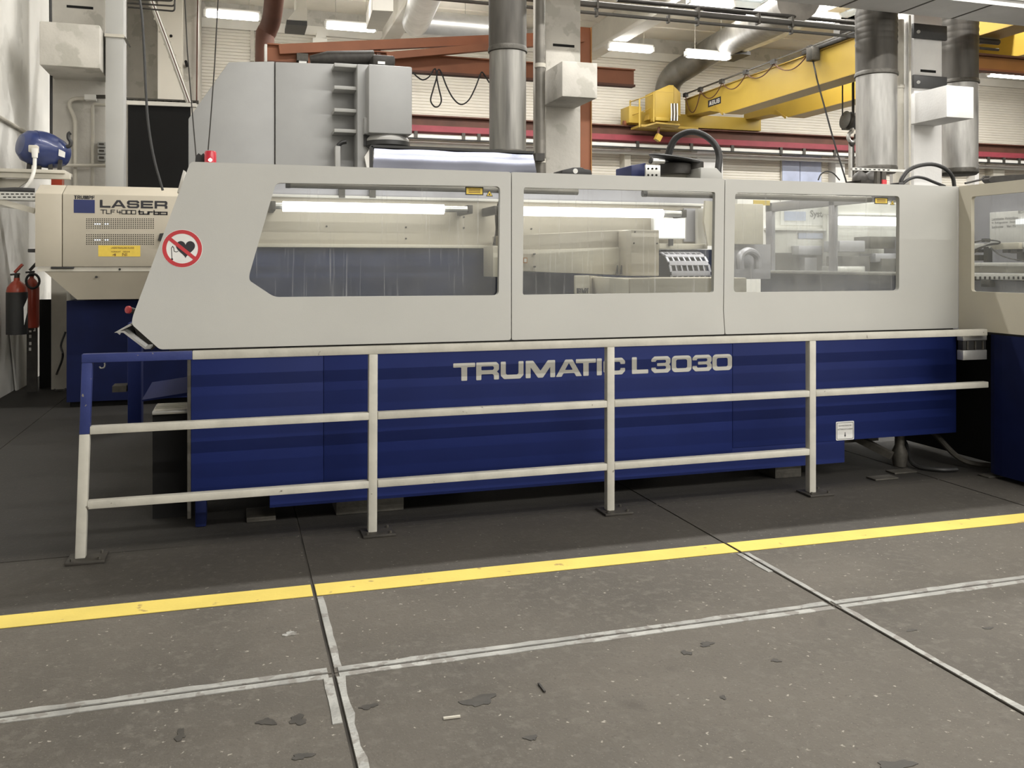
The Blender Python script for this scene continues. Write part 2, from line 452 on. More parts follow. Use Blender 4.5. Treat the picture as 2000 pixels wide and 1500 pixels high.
M['paleblue'] = mat('pale_blue_pane', (0.45, 0.50, 0.66), 0.4, 0, 0.15, 2)
XD, ZD, YD = Vector((1,0,0)), Vector((0,0,1)), Vector((0,1,0))
NY = Vector((0,-1,0))

# key planes
YH, YB, YR = 5.40, 5.46, 5.09       # hood, blue base, railing
YC, YW = 12.5, 27.0                 # column line, far wall
ZC = 9.1                            # roof deck
XL, XRR, YF = -2.6, 46.0, -16.0

# ================================================================== SETTING
XFL = -14.0
fl = tag(mk('floor', MB().box(XFL, XRR, YF, YW+0.3, -0.25, -0.007), M['joint']), kind='structure')
XJ = [XL-0.3, -1.885, 0.35, 2.585, 4.82, 7.055, XRR]
YJ = [YF, 1.63, 3.40, 5.17, YW+0.3]
g = 0.006
for i in range(len(XJ)-1):
    for j in range(len(YJ)-1):
        dz = random.uniform(-0.0015, 0.0)
        xa_ = XFL if (i == 0 and j < 3) else XJ[i]
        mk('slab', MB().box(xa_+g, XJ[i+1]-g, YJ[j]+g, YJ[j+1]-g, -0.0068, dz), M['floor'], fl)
def jag_strip(a, b, wd, side, amp=0.006, z=0.003, name='edge_strip'):
    """steel edge strip from a to b, lying to one side of the line"""
    a = Vector((*a, 0)); b = Vector((*b, 0)); L = (b-a).length; t = (b-a)/L
    n = Vector((-t.y, t.x, 0))*side; k = max(4, int(L/0.07)); top = []; bot = []
    for i in range(k+1):
        p = a + t*(L*i/k)
        bot.append(p + n*0.008); top.append(p + n*(wd + random.uniform(-amp, amp)))
    pts = bot + top[::-1]
    mb = MB(); m = k+1
    vs = [p + Vector((0,0,z)) for p in bot] + [p + Vector((0,0,z*0.8)) for p in top] + [p + Vector((0,0,-0.01)) for p in bot] + [p + Vector((0,0,-0.01)) for p in top]
    fs = []
    for i in range(k):
        fs += [(i, i+1, m+i+1, m+i), (2*m+i, 3*m+i, 3*m+i+1, 2*m+i+1), (i, 2*m+i, 2*m+i+1, i+1), (m+i, m+i+1, 3*m+i+1, 3*m+i)]
    fs += [(0, m, 3*m, 2*m), (k, 2*m+k, 3*m+k, m+k)]
    mb.add(vs, fs)
    return mk(name, mb, M['strip'], fl)
for (x0, x1) in ((-2.7, 0.33), (0.37, 2.565), (2.605, 7.0)):
    jag_strip((x0, 3.40), (x1, 3.40), 0.042, 1)
    jag_strip((x0, 3.40), (x1, 3.40), 0.040, -1, 0.003)
jag_strip((0.35, 3.44), (0.35, 4.19), 0.036, -1, 0.002)
jag_strip((0.35, 1.63), (0.35, 3.36), 0.036, -1, 0.007)
jag_strip((0.35, 3.02), (0.35, 3.36), 0.040, 1, 0.002)
jag_strip((2.585, 3.44), (2.585, 4.15), 0.036, -1, 0.003)
jag_strip((2.585, 3.86), (2.585, 4.15), 0.036, 1, 0.002)
jag_strip((2.585, 1.63), (2.585, 3.36), 0.040, -1, 0.006)
# yellow safety line, cut at the joints
def yl(x): return 4.293 - 0.0155*x
xs = [-2.8, -1.885, 0.35, 2.585, 4.82, 7.055, 9.0]
for i in range(6):
    a, b = xs[i]+0.009, xs[i+1]-0.009
    mb = MB().prism([(a, yl(a)-0.075, 0.0), (b, yl(b)-0.075, 0.0), (b, yl(b)+0.075, 0.0), (a, yl(a)+0.075, 0.0)], (0,0,0.0025))
    tag(mk('painted_line', mb, M['yellow_line'], fl), 'yellow painted safety line')
def blob(px, py, rx, ry, name='oil_stain', m='stain', z=0.0012):
    c = PZ(px, py); n = 22; ph = [random.uniform(0, 6.28) for _ in range(5)]
    pts = []
    for k in range(n):
        a = 2*math.pi*k/n
        r = 1 + 0.22*math.sin(2*a+ph[0]) + 0.2*math.sin(3*a+ph[1]) + 0.14*math.sin(5*a+ph[2]) + 0.1*math.sin(8*a+ph[3])
        pts.append(c + Vector((rx*r*math.cos(a), ry*r*math.sin(a), -0.001)))
    return mk(name, MB().prism(pts, (0,0,z+0.001)), M[m], fl)
for (px, py, rx, ry) in ((352,1436,.016,.035),(521,1410,.030,.022),(582,1406,.030,.030),(720,1380,.028,.018),(936,1368,.055,.038),
                         (590,1477,.028,.02),(1037,1441,.018,.018),(1380,1258,.03,.02),(1340,1275,.018,.02),(1930,1227,.02,.012),
                         (1750,1495,.05,.03),(1515,1290,.018,.013),(333,1183,.03,.012),(1412,1362,.012,.012),(1780,1231,.02,.012)):
    blob(px, py, rx, ry)
blob(566, 1238, 0.033, 0.017, 'filler_patch', 'strip')

# walls
def wall(name, mb, m): return tag(mk(name, mb, m), kind='structure')
wall('wall_left', MB().box(XL-0.3, XL, 5.2, YW, 0, ZC+0.8), M['wall'])
wall('wall_far_left', MB().box(XFL-0.3, XFL, YF, 5.2, 0, ZC+0.8), M['wall'])
wall('wall_left_return', MB().box(XFL-0.3, XL-0.3, 5.2, 5.5, 0, ZC+0.8), M['wall'])
wall('wall_right', MB().box(XRR, XRR+0.3, YF, YW, 0, ZC+0.8), M['wall'])
wall('wall_front', MB().box(XFL-0.3, XRR+0.3, YF-0.3, YF, 0, ZC+0.8), M['wall'])
# far wall: horizontal cream slats, each with its own rounded face (joined: too fine to pick apart)
mb = MB(); pitch = 0.094; n = int(8.6/pitch); prof = []
for k in range(n):
    z = k*pitch
    prof += [(0.022, z), (0.0, z+0.012), (0.0, z+pitch-0.012), (0.022, z+pitch)]
vs = []; fs = []
for (d, z) in prof: vs += [(XL, YW+d, z), (XRR, YW+d, z)]
for i in range(len(prof)-1): fs.append((2*i, 2*i+1, 2*i+3, 2*i+2))
mb.add(vs, fs)
wall('wall_back', mb, M['slat'])
wall('trim_1', MB().box(XL, XRR, YW-0.12, YW+0.1, 8.35, 8.62), M['rafter'])
wall('trim_2', MB().box(XL, XRR, YW-0.05, YW+0.1, 8.62, ZC), M['concrete'])
# roof deck with a skylight opening
SX0, SX1, SY0, SY1 = 13.2, 18.4, 19.5, 23.5
ce = wall('ceiling', MB().box(XFL, XRR, YF, SY0, ZC, ZC+0.2), M['roof'])
for nm, b in (('roof_deck', (XL, XRR, SY1, YW+0.3)), ('roof_deck', (XL, SX0, SY0, SY1)), ('roof_deck', (SX1, XRR, SY0, SY1))):
    mk(nm, MB().box(b[0], b[1], b[2], b[3], ZC, ZC+0.2), M['roof'], ce)
# plank joints of the deck as battens
for k in range(7):
    y = 13.5 + k*2.0
    mk('batten', MB().box(XL, SX0 if SY0-0.1 < y < SY1 else XRR, y, y+0.06, ZC-0.035, ZC), M['roof'], ce)
sk = tag(mk('window_1', MB().box(SX0-0.12, SX1+0.12, SY0-0.12, SY0, ZC-0.05, ZC+0.45), M['rafter']), kind='structure')
mk('frame', MB().box(SX0-0.12, SX1+0.12, SY1, SY1+0.12, ZC-0.05, ZC+0.45), M['rafter'], sk)
mk('frame', MB().box(SX0-0.12, SX0, SY0, SY1, ZC-0.05, ZC+0.45), M['rafter'], sk)
mk('frame', MB().box(SX1, SX1+0.12, SY0, SY1, ZC-0.05, ZC+0.45), M['rafter'], sk)
for k in range(5):
    x0 = SX0 + (SX1-SX0)*k/5; x1 = SX0 + (SX1-SX0)*(k+1)/5
    mk('pane', MB().box(x0+0.03, x1-0.03, SY0, SY1, ZC+0.40, ZC+0.412), M['skyglass'], sk)
    if k: mk('glazing_bar', MB().box(x0-0.03, x0+0.03, SY0, SY1, ZC+0.36, ZC+0.44), M['rafter'], sk)

# ================================================================== ROOF STRUCTURE
raf = [('white concrete rafter over the grey machine tool', P(758, 81, YW-0.2).x, 'rafter'),
       ('white concrete rafter above the centre concrete column', P(1150, 92, YW-0.2).x, 'rafter'),
       ('white concrete rafter above the yellow crane girder', P(1372, 150, YW-0.2).x, 'rafter')]
for lab, x, mm in raf:
    t = thing('roof_rafter', lab, 'beam', (x, YW, 8.4), 'concrete rafters under the roof')
    mk('web', MB().box(x-0.16, x+0.16, 3.0, YW-0.12, 8.35, ZC), M[mm], t)
    mk('bottom_flange', MB().box(x-0.24, x+0.24, 3.0, YW-0.12, 8.22, 8.36), M[mm], t, 0.02)
# hanging fluorescent lamps
LAMPS = [(400, 508, 28, 24.4, 'leftmost ceiling lamp, left of the brown bent duct'),
         (635, 735, 51, 24.4, 'ceiling lamp above the grey machine tool'),
         (830, 928, 66, 24.4, 'ceiling lamp hanging below the bright silver duct'),
         (1187, 1275, 93, 24.4, 'ceiling lamp just right of the orange steel post'),
         (1340, 1425, 107, 22.6, 'ceiling lamp beside the sloping dark duct'),
         (1537, 1637, 31, 18.6, 'large ceiling lamp in front of the skylight end'),
         (1930, 2015, 146, 24.4, 'rightmost ceiling lamp, under the orange beam'),
         (1345, 1432, 4, 19.0, 'ceiling lamp at the top edge, over the skylight')]
for (a, b, py, Y, lab) in LAMPS:
    A = P(a, py, Y); B = P(b, py, Y); z = (A.z+B.z)/2
    t = thing('ceiling_lamp', lab, 'lamp', ((A.x+B.x)/2, Y, z), 'fluorescent ceiling lamps')
    mk('housing', MB().box(A.x, B.x, Y-0.06, Y+0.06, z+0.03, z+0.13), M['white'], t, 0.012)
    mk('diffuser', MB().box(A.x+0.04, B.x-0.04, Y-0.10, Y+0.10, z-0.11, z+0.03), M['tube'], t, 0.03)
    mk('end_cap', MB().box(A.x-0.03, A.x+0.04, Y-0.085, Y+0.085, z-0.09, z+0.06), M['white'], t, 0.01)
    mk('end_cap', MB().box(B.x-0.04, B.x+0.03, Y-0.085, Y+0.085, z-0.09, z+0.06), M['white'], t, 0.01)
    for x in (A.x*0.8+B.x*0.2, A.x*0.2+B.x*0.8):
        mk('hanger_rod', MB().cyl((x, Y, z+0.12), (x, Y, ZC), 0.008, n=6), M['conduit'], t)

def arc_pts(pts, n=6, r=0.3):
    """polyline with rounded corners"""
    pts = [Vector(p) for p in pts]; out = [pts[0]]
    for i in range(1, len(pts)-1):
        a, p, b = pts[i-1], pts[i], pts[i+1]
        da = (a-p); db = (b-p); rr = min(r, da.length*0.45, db.length*0.45)
        s = p + da.normalized()*rr; e = p + db.normalized()*rr
        for k in range(n+1):
            t = k/n; out.append(s*(1-t)**2 + p*2*t*(1-t) + e*t*t)
    return out + [pts[-1]]
def spline(pts, n=8):
    pts = [Vector(p) for p in pts]; q = [pts[0]*2-pts[1]] + pts + [pts[-1]*2-pts[-2]]; out = []
    for i in range(1, len(q)-2):
        a, b, c_, d = q[i-1], q[i], q[i+1], q[i+2]
        for k in range(n):
            t = k/n
            out.append(0.5*((2*b) + (c_-a)*t + (2*a-5*b+4*c_-d)*t*t + (3*b-a-3*c_+d)*t**3))
    out.append(pts[-1]); return out

# ducts under the roof
one('air_duct', MB().tube(arc_pts([P(850, -60, 17.0), P(812, 45, 23.4), P(812, 45, 23.4)+Vector((0.02,0.02,0)), P(950, 57, 23.6)], 8, 0.5), 0.36, 16), M['silver'],
    'bright silver ventilation duct with an elbow under the roof', 'duct')
one('air_duct', MB().tube(spline([P(1560, 0, 14.5), P(1500, 42, 18.0), P(1400, 92, 23.8), P(1345, 128, 25.4), P(1318, 146, 25.9), P(1304, 172, 26.3), P(1302, 222, 26.35)], 6), 0.40, 18), M['zinc_s'],
    'dark sloping duct bending down behind the yellow crane cabinet', 'duct')
one('air_duct', MB().tube(spline([P(540, -60, 15.5), P(532, 30, 16.5), P(522, 62, 16.8), P(517, 90, 16.8), P(517, 330, 16.8)], 6), 0.17, 16), M['brown'],
    'brown bent duct dropping behind the grey machine tool', 'duct')
t = thing('air_duct', 'white sloping duct ending in a black square grille', 'duct', P(1440, 90, 23.0))
mk('pipe', MB().tube(spline([P(1580, 30, 17.0), P(1520, 60, 19.5), P(1450, 88, 22.5)], 6), 0.22, 14), M['silver'], t)
b = MB().pbox(1433, 88, 1462, 99, 22.6, 0.5); mk('outlet_box', b, M['white'], t)
mk('grille', MB().pbox(1428, 99, 1466, 106, 22.3, 0.9), M['black'], t)
t = thing('air_duct', 'pale stub duct with a black grille near the roof', 'duct', P(580, 40, 24.5))
mk('pipe', MB().prism([P(560,40,24.5), P(600,40,24.5), P(600,16,24.5), P(578,18,24.5)], (0,1.2,0)), M['rafter'], t)
mk('grille', MB().pbox(560, 40, 600, 49, 24.4, 1.0), M['black'], t)
q0 = P(580,17,24.5); mk('riser', MB().box(P(579,17,24.5).x, P(599,17,24.5).x, 24.6, 25.5, q0.z-0.02, ZC), M['rafter'], t)
t = thing('air_duct', 'pale square outlet hood on the far wall', 'duct', P(628, 75, 26.2))
mk('neck', MB().prism([P(616,74,26.3), P(638,74,26.3), P(634,62,26.3), P(619,62,26.3)], (0,0.6,0)), M['rafter'], t)
mk('mouth', MB().pbox(611, 74, 639, 85, 26.1, 0.93), M['rafter'], t)
one('pale_duct', MB().bar(P(748, 0, 18.0), P(731, 42, 23.5), 0.42, 0.42), M['rafter'], 'pale square duct sloping beside the left rafter', 'duct')
# pipes along the column line
def hpipe(px0, py0, px1, py1, Y, r, m, lab, cat='pipe', n=10, clips=()):
    A = P(px0, py0, Y); B = P(px1, py1, Y); z = (A.z+B.z)/2; A.z = B.z = z
    t = thing('overhead_pipe', lab, cat, (A+B)/2)
    mk('pipe', MB().cyl(A, B, r, n=n), m, t)
    for px in clips:
        x = P(px, py0, Y).x
        mk('clip', MB().box(x-0.02, x+0.02, Y-r-0.01, Y+r+0.01, z-r-0.03, z+r+0.05), M['steel_dark'], t)
    return t
YP = 14.1
hpipe(560, -38, 1950, 75, YP, 0.056, M['pipe_dark'], 'thick dark overhead pipe, upper of the two long pipes', clips=(1165, 1362, 1480, 1545))
hpipe(560, -22, 1950, 92, YP, 0.028, M['pipe_dark'], 'thin dark overhead pipe, lower of the two long pipes', clips=(1165, 1305, 1362, 1545))
hpipe(1205, 4, 1690, 42, 14.6, 0.04, M['dark'], 'thin black overhead conduit above the two long pipes')
# runway beam of the near bay at the top right
A = P(1875, 38, 12.1); zb = A.z
t = thing('runway_beam', 'red-brown crane runway beam with white underside at the top right', 'beam', (12.0, 11.7, zb))
mk('soffit', MB().box(4.0, 20, 11.25, 12.1, zb, zb+0.10), M['concw'], t)
mk('lower_flange', MB().box(4.0, 20, 11.20, 11.50, zb+0.10, zb+0.14), M['alu'], t)
mk('web', MB().box(4.0, 20, 11.32, 11.40, zb+0.14, zb+0.85), M['brown'], t)
for px in (1672, 1790, 1895):
    x = P(px, 30, 11.7).x
    mk('soffit_joint', MB().box(x-0.02, x+0.02, 11.26, 12.09, zb-0.006, zb+0.002), M['steel_dark'], t)

# ================================================================== COLUMNS
def column(px0, px1, c0, c1, ct, cb, lab, mm, slots, gap_top=0):
    x0 = P(px0, 200, YC).x; x1 = P(px1, 200, YC).x
    t = thing('concrete_column', lab, 'column', ((x0+x1)/2, YC+0.3, 0), 'concrete columns of the crane bay')
    mk('shaft', MB().box(x0, x1, YC, YC+0.6, 0, ZC), M[mm], t, 0.012)
    yc = YC-0.85
    a = P(c0, 150, yc).x; b = P(c1, 150, yc).x; pm = (c0+c1)/2
    zt = P(pm, ct, yc).z; zbm = P(pm, cb, yc).z; zb2 = zbm
    mb = MB().prism([(a, yc, zbm), (a, yc, zt), (a, YC+0.01, zt), (a, YC+0.01, zb2)], (b-a, 0, 0))
    mk('corbel', mb, M[mm], t, 0.012)
    for (s0, s1, sy) in slots:
        mk('slot', MB().pbox(s0, sy-2.5, s1, sy+2.5, YC-0.004, 0.03), M['blackm'], t)
    return t, x0, x1
column(100, 206, 77, 195, 45, 130, 'left concrete column behind the laser cabinet, with corbel', 'concrete', [(130, 182, 14)])
column(1066, 1134, 1098, 1167, 121, 190, 'centre concrete column with rough grey corbel beside the orange post', 'concrete', [(1080, 1122, 89)])
cr, crx0, crx1 = column(1785, 1840, 1849, 1902, 168, 230, 'right white concrete column with smooth white corbel', 'concw', [(1798, 1828, 139)])
for (y0, y1) in ((48, 76), (148, 173)):
    mk('clamp_plate', MB().pbox(1785, y0, 1850, y1, YC-0.06, 0.05), M['black'], cr, 0.005)
    mk('clamp_bolt', MB().cyl(P(1794, (y0+y1)/2, YC-0.08), P(1794, (y0+y1)/2, YC-0.05), 0.03, n=10), M['alu'], cr)
# vertical ducts at the columns
def vduct(pxa, pxb, ytop, ymid, ybot, Y, lab, mu, ml, wide=1.04, rings=0):
    A = P((pxa+pxb)/2, ymid, Y); r = (P(pxb, ymid, Y).x - P(pxa, ymid, Y).x)/2*0.97
    zt = P((pxa+pxb)/2, ytop, Y).z; zb_ = P((pxa+pxb)/2, ybot, Y).z
    t = thing('vertical_duct', lab, 'duct', (A.x, A.y, zb_), 'vertical extraction ducts at the columns')
    mk('lower_pipe', MB().cyl((A.x, Y, zb_), (A.x, Y, A.z), r, n=28), M[ml], t)
    pr = [(r*wide, 0)]; h = zt-A.z
    for k in range(rings):
        z0 = h*(0.45+0.55*k/rings); dz = h*0.55/rings
        pr += [(r*wide, z0), (r*wide*1.025, z0+dz*0.4), (r*wide, z0+dz*0.8)]
    pr += [(r*wide, h)]
    mk('upper_pipe', MB().lathe(pr, (A.x, Y, A.z), n=28), M[mu], t)
    mk('riser_pipe', MB().cyl((A.x, Y, zt-0.01), (A.x, Y, ZC), r*0.98, n=20), M[mu], t)
    mk('collar', MB().lathe([(r*1.0, -0.03), (r*1.07, -0.02), (r*1.07, 0.02), (r*wide, 0.05)], (A.x, Y, A.z), n=28), M['steel_dark'], t)
    mk('end_ring', MB().lathe([(r*0.9, -0.10), (r*1.03, -0.06), (r*1.03, 0.0), (r*1.0, 0.02)], (A.x, Y, zb_), n=28), M['steel_dark'], t)
    return t
vduct(956, 1027, -60, 100, 298, 11.4, 'dark extraction duct left of the centre concrete column', 'zinc_d', 'zinc_c', 1.03)
vduct(1679, 1744, 22, 147, 328, 12.46, 'zinc extraction duct left of the right white column', 'zinc_d', 'zinc', 1.02, 6)
vduct(1843, 1901, 30, 163, 332, 13.35, 'zinc extraction duct behind the white corbel on the right', 'zinc_d', 'zinc', 1.02, 6)
def vpipe(px, wpx, y0, y1, Y, m, lab, name='vertical_pipe', cat='pipe'):
    A = P(px, y0, Y); B = P(px, y1, Y); B.z = 0.0; r = wpx/2*(A-Vector((0,0,CAMH))).length/FPX*0.92
    t = thing(name, lab, cat, B)
    mk('pipe', MB().cyl(B, A, r, n=16), m, t)
    for f in (0.55, 0.8):
        c_ = B.lerp(A, f)
        mk('clamp', MB().cyl(c_-Vector((0,0,0.03)), c_+Vector((0,0,0.03)), r*1.12, n=16), M['conduit'], t)
    return t
vpipe(1055, 20, -20, 345, 12.2, M['zinc_s'], 'slim grey downpipe against the left side of the centre column')
vpipe(1755, 19, 40, 370, 12.72, M['conduit'], 'pale grey downpipe between the zinc duct and the right white column')
vpipe(1777, 4, 30, 375, 12.4, M['conduit'], 'thin pale conduit running up beside the right white column')

# ================================================================== ORANGE JIB CRANE
YJb = 13.6
t = thing('jib_crane', 'rust-orange wall jib crane with long arm over the grey machine tool', 'crane', P(1143, 340, YJb))
pa = P(1134, 330, YJb); pb = P(1153, 54, YJb)
mk('post', MB().box(pa.x, pb.x, YJb, YJb+0.28, 0, pb.z), M['orange'], t)
mk('post_flange', MB().box(pb.x, pb.x+0.015, YJb-0.03, YJb+0.31, 0, pb.z), M['orange_l'], t)
a = P(522, 98, YJb); b = P(1241, 134, YJb); za = P(740, 117, YJb).z
h0 = 0.24
mk('arm_web', MB().box(a.x, b.x, YJb+0.06, YJb+0.09, za-h0/2, za+h0/2), M['orange'], t)
mk('arm_lower_flange', MB().box(a.x, b.x, YJb, YJb+0.15, za-h0/2-0.035, za-h0/2), M['brown'], t)
mk('arm_upper_flange', MB().box(a.x, b.x, YJb, YJb+0.15, za+h0/2, za+h0/2+0.02), M['orange'], t)
mk('arm_end_cap', MB().box(a.x-0.04, a.x, YJb-0.01, YJb+0.17, za-h0/2-0.02, za+h0/2), M['white'], t, 0.01)
mk('tie_beam', MB().bar(P(545, 97, YJb), P(1140, 70, YJb+0.1), 0.1, 0.145), M['orange'], t)
mk('tie_beam', MB().bar(P(755, 110, YJb-0.1), P(1140, 76, YJb-0.1), 0.1, 0.11), M['orange'], t)
mk('tie_strut', MB().bar(P(739, 112, YJb+0.05), P(739, 90, YJb+0.05), 0.06, 0.06), M['brown'], t)
mk('trolley', MB().pbox(580, 104, 602, 118, YJb-0.12, 0.35), M['steel_dark'], t)
mk('hoist_box', MB().pbox(584, 118, 599, 143, YJb-0.1, 0.15), M['alu'], t)
mk('hoist_frame', MB().pbox(579, 116, 601, 147, YJb+0.06, 0.05), M['steel_dark'], t)
# festoon cable under the arm
def pts_at(lst, Y): return [P(x, y, Y) for x, y in lst]
fc = pts_at([(806,141),(815,150),(826,156),(838,150),(847,136),(851,136),(853,150),(846,175),(841,195),(846,206),(852,209),(858,206),(862,195),(857,172),(853,150),(856,136),(862,142),(872,168),(885,192),(900,204),(915,196),(928,172),(938,146),(943,142),(956,162)], YJb-0.02)
one('festoon_cable', MB().tube(spline(fc, 5), 0.012, 6), M['black'], 'black looping festoon cable hanging under the orange jib arm', 'cable')
# second orange beam at the right edge
a = P(1902, 123, 14.0); b = P(2040, 134, 14.0)
t = thing('steel_beam', 'ochre-orange steel I-beam at the right edge below the crane', 'beam', a)
z = P(1950, 123, 14.0).z
mk('web', MB().box(a.x-0.6, b.x, 14.1, 14.13, z-0.13, z+0.13), M['orange_l'], t)
mk('lower_flange', MB().box(a.x-0.6, b.x, 14.0, 14.2, z-0.17, z-0.13), M['orange'], t)
mk('upper_flange', MB().box(a.x-0.6, b.x, 14.0, 14.2, z+0.13, z+0.17), M['brown'], t)

# ================================================================== CRANE RUNWAY ON THE FAR WALL
zr = P(1100, 256, YW-0.75).z
t = thing('runway_beam', 'long red crane runway beam along the far wall', 'beam', (14, YW-0.75, zr))
mk('top_flange', MB().box(0, XRR, YW-0.95, YW-0.55, zr+0.22, zr+0.26), M['brown'], t)
mk('web', MB().box(0, XRR, YW-0.77, YW-0.73, zr-0.2, zr+0.22), M['brown'], t)
mk('lower_flange', MB().box(0, XRR, YW-0.98, YW-0.52, zr-0.24, zr-0.06), M['pinkred'], t)
mk('conductor_rail', MB().box(0, XRR, YW-0.95, YW-0.88, zr-0.43, zr-0.33), M['white'], t)
mk('conductor_wire', MB().box(0, XRR, YW-0.96, YW-0.86, zr-0.47, zr-0.44), M['black'], t)
for px in (812, 905, 935, 1060, 1245, 1350, 1430, 1525, 1570, 1630, 1930, 1960, 1990):
    x = P(px, 270, YW-0.95).x
    mk('rail_bracket', MB().box(x-0.05, x+0.05, YW-0.99, YW-0.9, zr-0.45, zr-0.24), M['steel_dark'], t)
# wall posts under the runway, horizontal pipe and panels of the far wall
for i, (px0, px1, y0, lab) in enumerate(((1220, 1232, 268, 'slim grey steel wall post behind the black hose arch'), (1290, 1312, 270, 'grey steel wall post inside the black hose arch'),
                                     (1362, 1412, 272, 'wide pale wall pillar right of the black hose arch'), (1632, 1650, 280, 'pale wall pillar beside the crane hook'), (1904, 1912, 270, 'thin pale pillar right of the zinc ducts'),
                                     (1940, 1962, 295, 'dark grey wall post at the right edge under the runway'))):
    a = P(px0, y0, YW-0.4); b = P(px1, y0, YW-0.4)
    one('wall_post', MB().box(a.x, b.x, YW-0.4, YW, 0, zr-0.25), M['concw' if i in (2, 3, 4) else 'conduit'], lab, 'post')
hpipe(700, 268, 2030, 336, YW-0.5, 0.07, M['white'], 'long white horizontal pipe low on the far wall')
for i, (px0, px1, y0, y1) in enumerate(((1528, 1562, 304, 350), (1563, 1604, 304, 350))):
    wn = tag(mk('window_%d' % (i+2), MB().pbox(px0-2, y0-2, px1+2, y1+40, YW-0.08, 0.1), M['conduit']), kind='structure')
    mk('pane', MB().pbox(px0, y0, px1, y1+36, YW-0.10, 0.02), M['paleblue'], wn)
# upper corner piers beyond the left column
t = thing('wall_pier', 'beige concrete pier left of the dark doorway', 'pier', (-2.2, 24, 0))
mk('wide_face', MB().box(-2.6, P(312, 100, 24.0).x, 24.0, 26.9, 0, ZC), M['concrete'], t)
mk('lit_face', MB().box(P(308, 100, 23.0).x, P(356, 100, 23.0).x, 23.0, 26.8, 0, ZC), M['slat'], t)  # lit side of the pier put into a paler material
mk('thin_face', MB().box(P(356, 100, 23.5).x, P(384, 100, 23.5).x, 23.5, 26.8, 0, ZC), M['concrete'], t)
for px, py in ((334, 70), (363, 120)):
    q = P(px, py, 22.98); mk('anchor_hole', MB().cyl(q, q+Vector((0,0.03 if px < 350 else 0.5,0)), 0.035, n=10), M['blackm'], t)
mk('conduit', MB().tube([P(386, 0, 23.4), P(384, 200, 23.4)], 0.02, 6), M['brown'], t)
one('wall_cable_duct', MB().pbox(489, 0, 497, 119, YW-0.1, 0.1), M['conduit'], 'thin grey cable duct running down the far wall', 'duct')
one('dark_doorway_sheet', MB().box(P(250,300,17.5).x, P(372,300,17.5).x, 17.5, 17.6, 0, P(310,204,17.5).z), M['blackm'], 'black sheet standing for the dark doorway behind the laser cabinet', 'doorway sheet')  # black sheet stands for the dark doorway opening
t = thing('door_header', 'grey header rail above the dark doorway', 'rail', P(310, 200, 17.4))
mk('rail', MB().bar(P(244, 194, 17.5), P(388, 200, 17.5), 0.12, 0.05), M['steel_dark'], t)
mk('pale_panel', MB().bar(P(248, 200, 17.5), P(384, 205, 17.5), 0.12, 0.09), M['rafter'], t)

# ================================================================== SAFETY RAILING
ry0, ry1 = YR-0.025, YR+0.025
t = thing('safety_railing', 'chipped white steel safety railing with a blue painted left corner, in front of the machine', 'railing', (2.2, YR, 0))
PX_ = [-0.745, 0.748, 2.222, 3.692]
XE = 5.165
def rbox(name, x0, x1, z0, z1, m, bev=0.004): return mk(name, MB().box(x0, x1, ry0, ry1, z0, z1), m, t, bev)
zt0, zt1 = 1.032, 1.078
xs_blue = P(376, 690, YR).x
tag(rbox('top_rail', PX_[0]-0.025, xs_blue, zt0, zt1, M['rail_blue']), 'blue painted left piece of the top rail')
rbox('top_rail', xs_blue, XE, zt0, zt1, M['rail'])
def post(i, lean=0.0):
    x = PX_[i]; h = 0.025
    def pr(z0, z1, m, lab=None):
        l0 = lean*(1.03-z0); l1 = lean*(1.03-z1)
        mb = MB().add([(x-h-l0,ry0,z0),(x+h-l0,ry0,z0),(x+h-l0,ry1,z0),(x-h-l0,ry1,z0),(x-h-l1,ry0,z1),(x+h-l1,ry0,z1),(x+h-l1,ry1,z1),(x-h-l1,ry1,z1)],
            [(0,3,2,1),(4,5,6,7),(0,1,5,4),(1,2,6,5),(2,3,7,6),(3,0,4,7)])
        o = mk('post', mb, m, t, 0.004)
        if lab: tag(o, lab)
    if i == 0:
        pr(0.66, zt0, M['rail_blue'], 'blue painted upper half of the left post'); pr(0.014, 0.66, M['rail'])
    else: pr(0.014, zt0, M['rail'])
    xb = x-lean*1.0
    bp = mk('base_plate', MB().box(xb-0.062, xb+0.125, YR-0.085, YR+0.075, 0, 0.014), M['plate_dark'], t, 0.002)
    for dx, dy in ((-0.035, -0.06), (0.095, -0.06), (0.095, 0.05)):
        mk('bolt', MB().cyl((xb+dx, YR+dy, 0.012), (xb+dx, YR+dy, 0.028), 0.008, n=6), M['steel_dark'], bp)
post(0, 0.032); post(1, 0.004); post(2, 0); post(3, 0)
for (z, xe) in ((0.678, XE+0.01), (0.288, PX_[3])):
    for i in range(4):
        a = PX_[i] + 0.025; b = PX_[i+1]-0.025 if i < 3 else xe
        if i == 3 and xe < PX_[3]+0.1: continue
        if i == 0: a -= 0.032*(1.03-z)
        rbox('cross_rail', a, b, z-0.021, z+0.021, M['rail'])
# bracket hanging under the right end of the top rail
bx0, bx1 = P(1876, 680, YR+0.05).x, P(1921, 680, YR+0.05).x
br = mk('end_bracket', MB().box(bx0, bx1, YR+0.026, YR+0.075, 0.925, 1.03), M['black'], t, 0.004)
for (z0, z1) in ((0.855, 0.925), (0.995, 1.032)):
    mk('metal_plate', MB().box(bx0-0.003, bx1+0.003, YR+0.022, YR+0.08, z0, z1), M['alu'], br, 0.003)
for k in range(3):
    x = bx0 + (bx1-bx0)*(k+0.5)/3
    mk('rubber_rib', MB().box(x-0.006, x+0.006, YR+0.018, YR+0.028, 0.93, 0.99), M['steel_dark'], br)

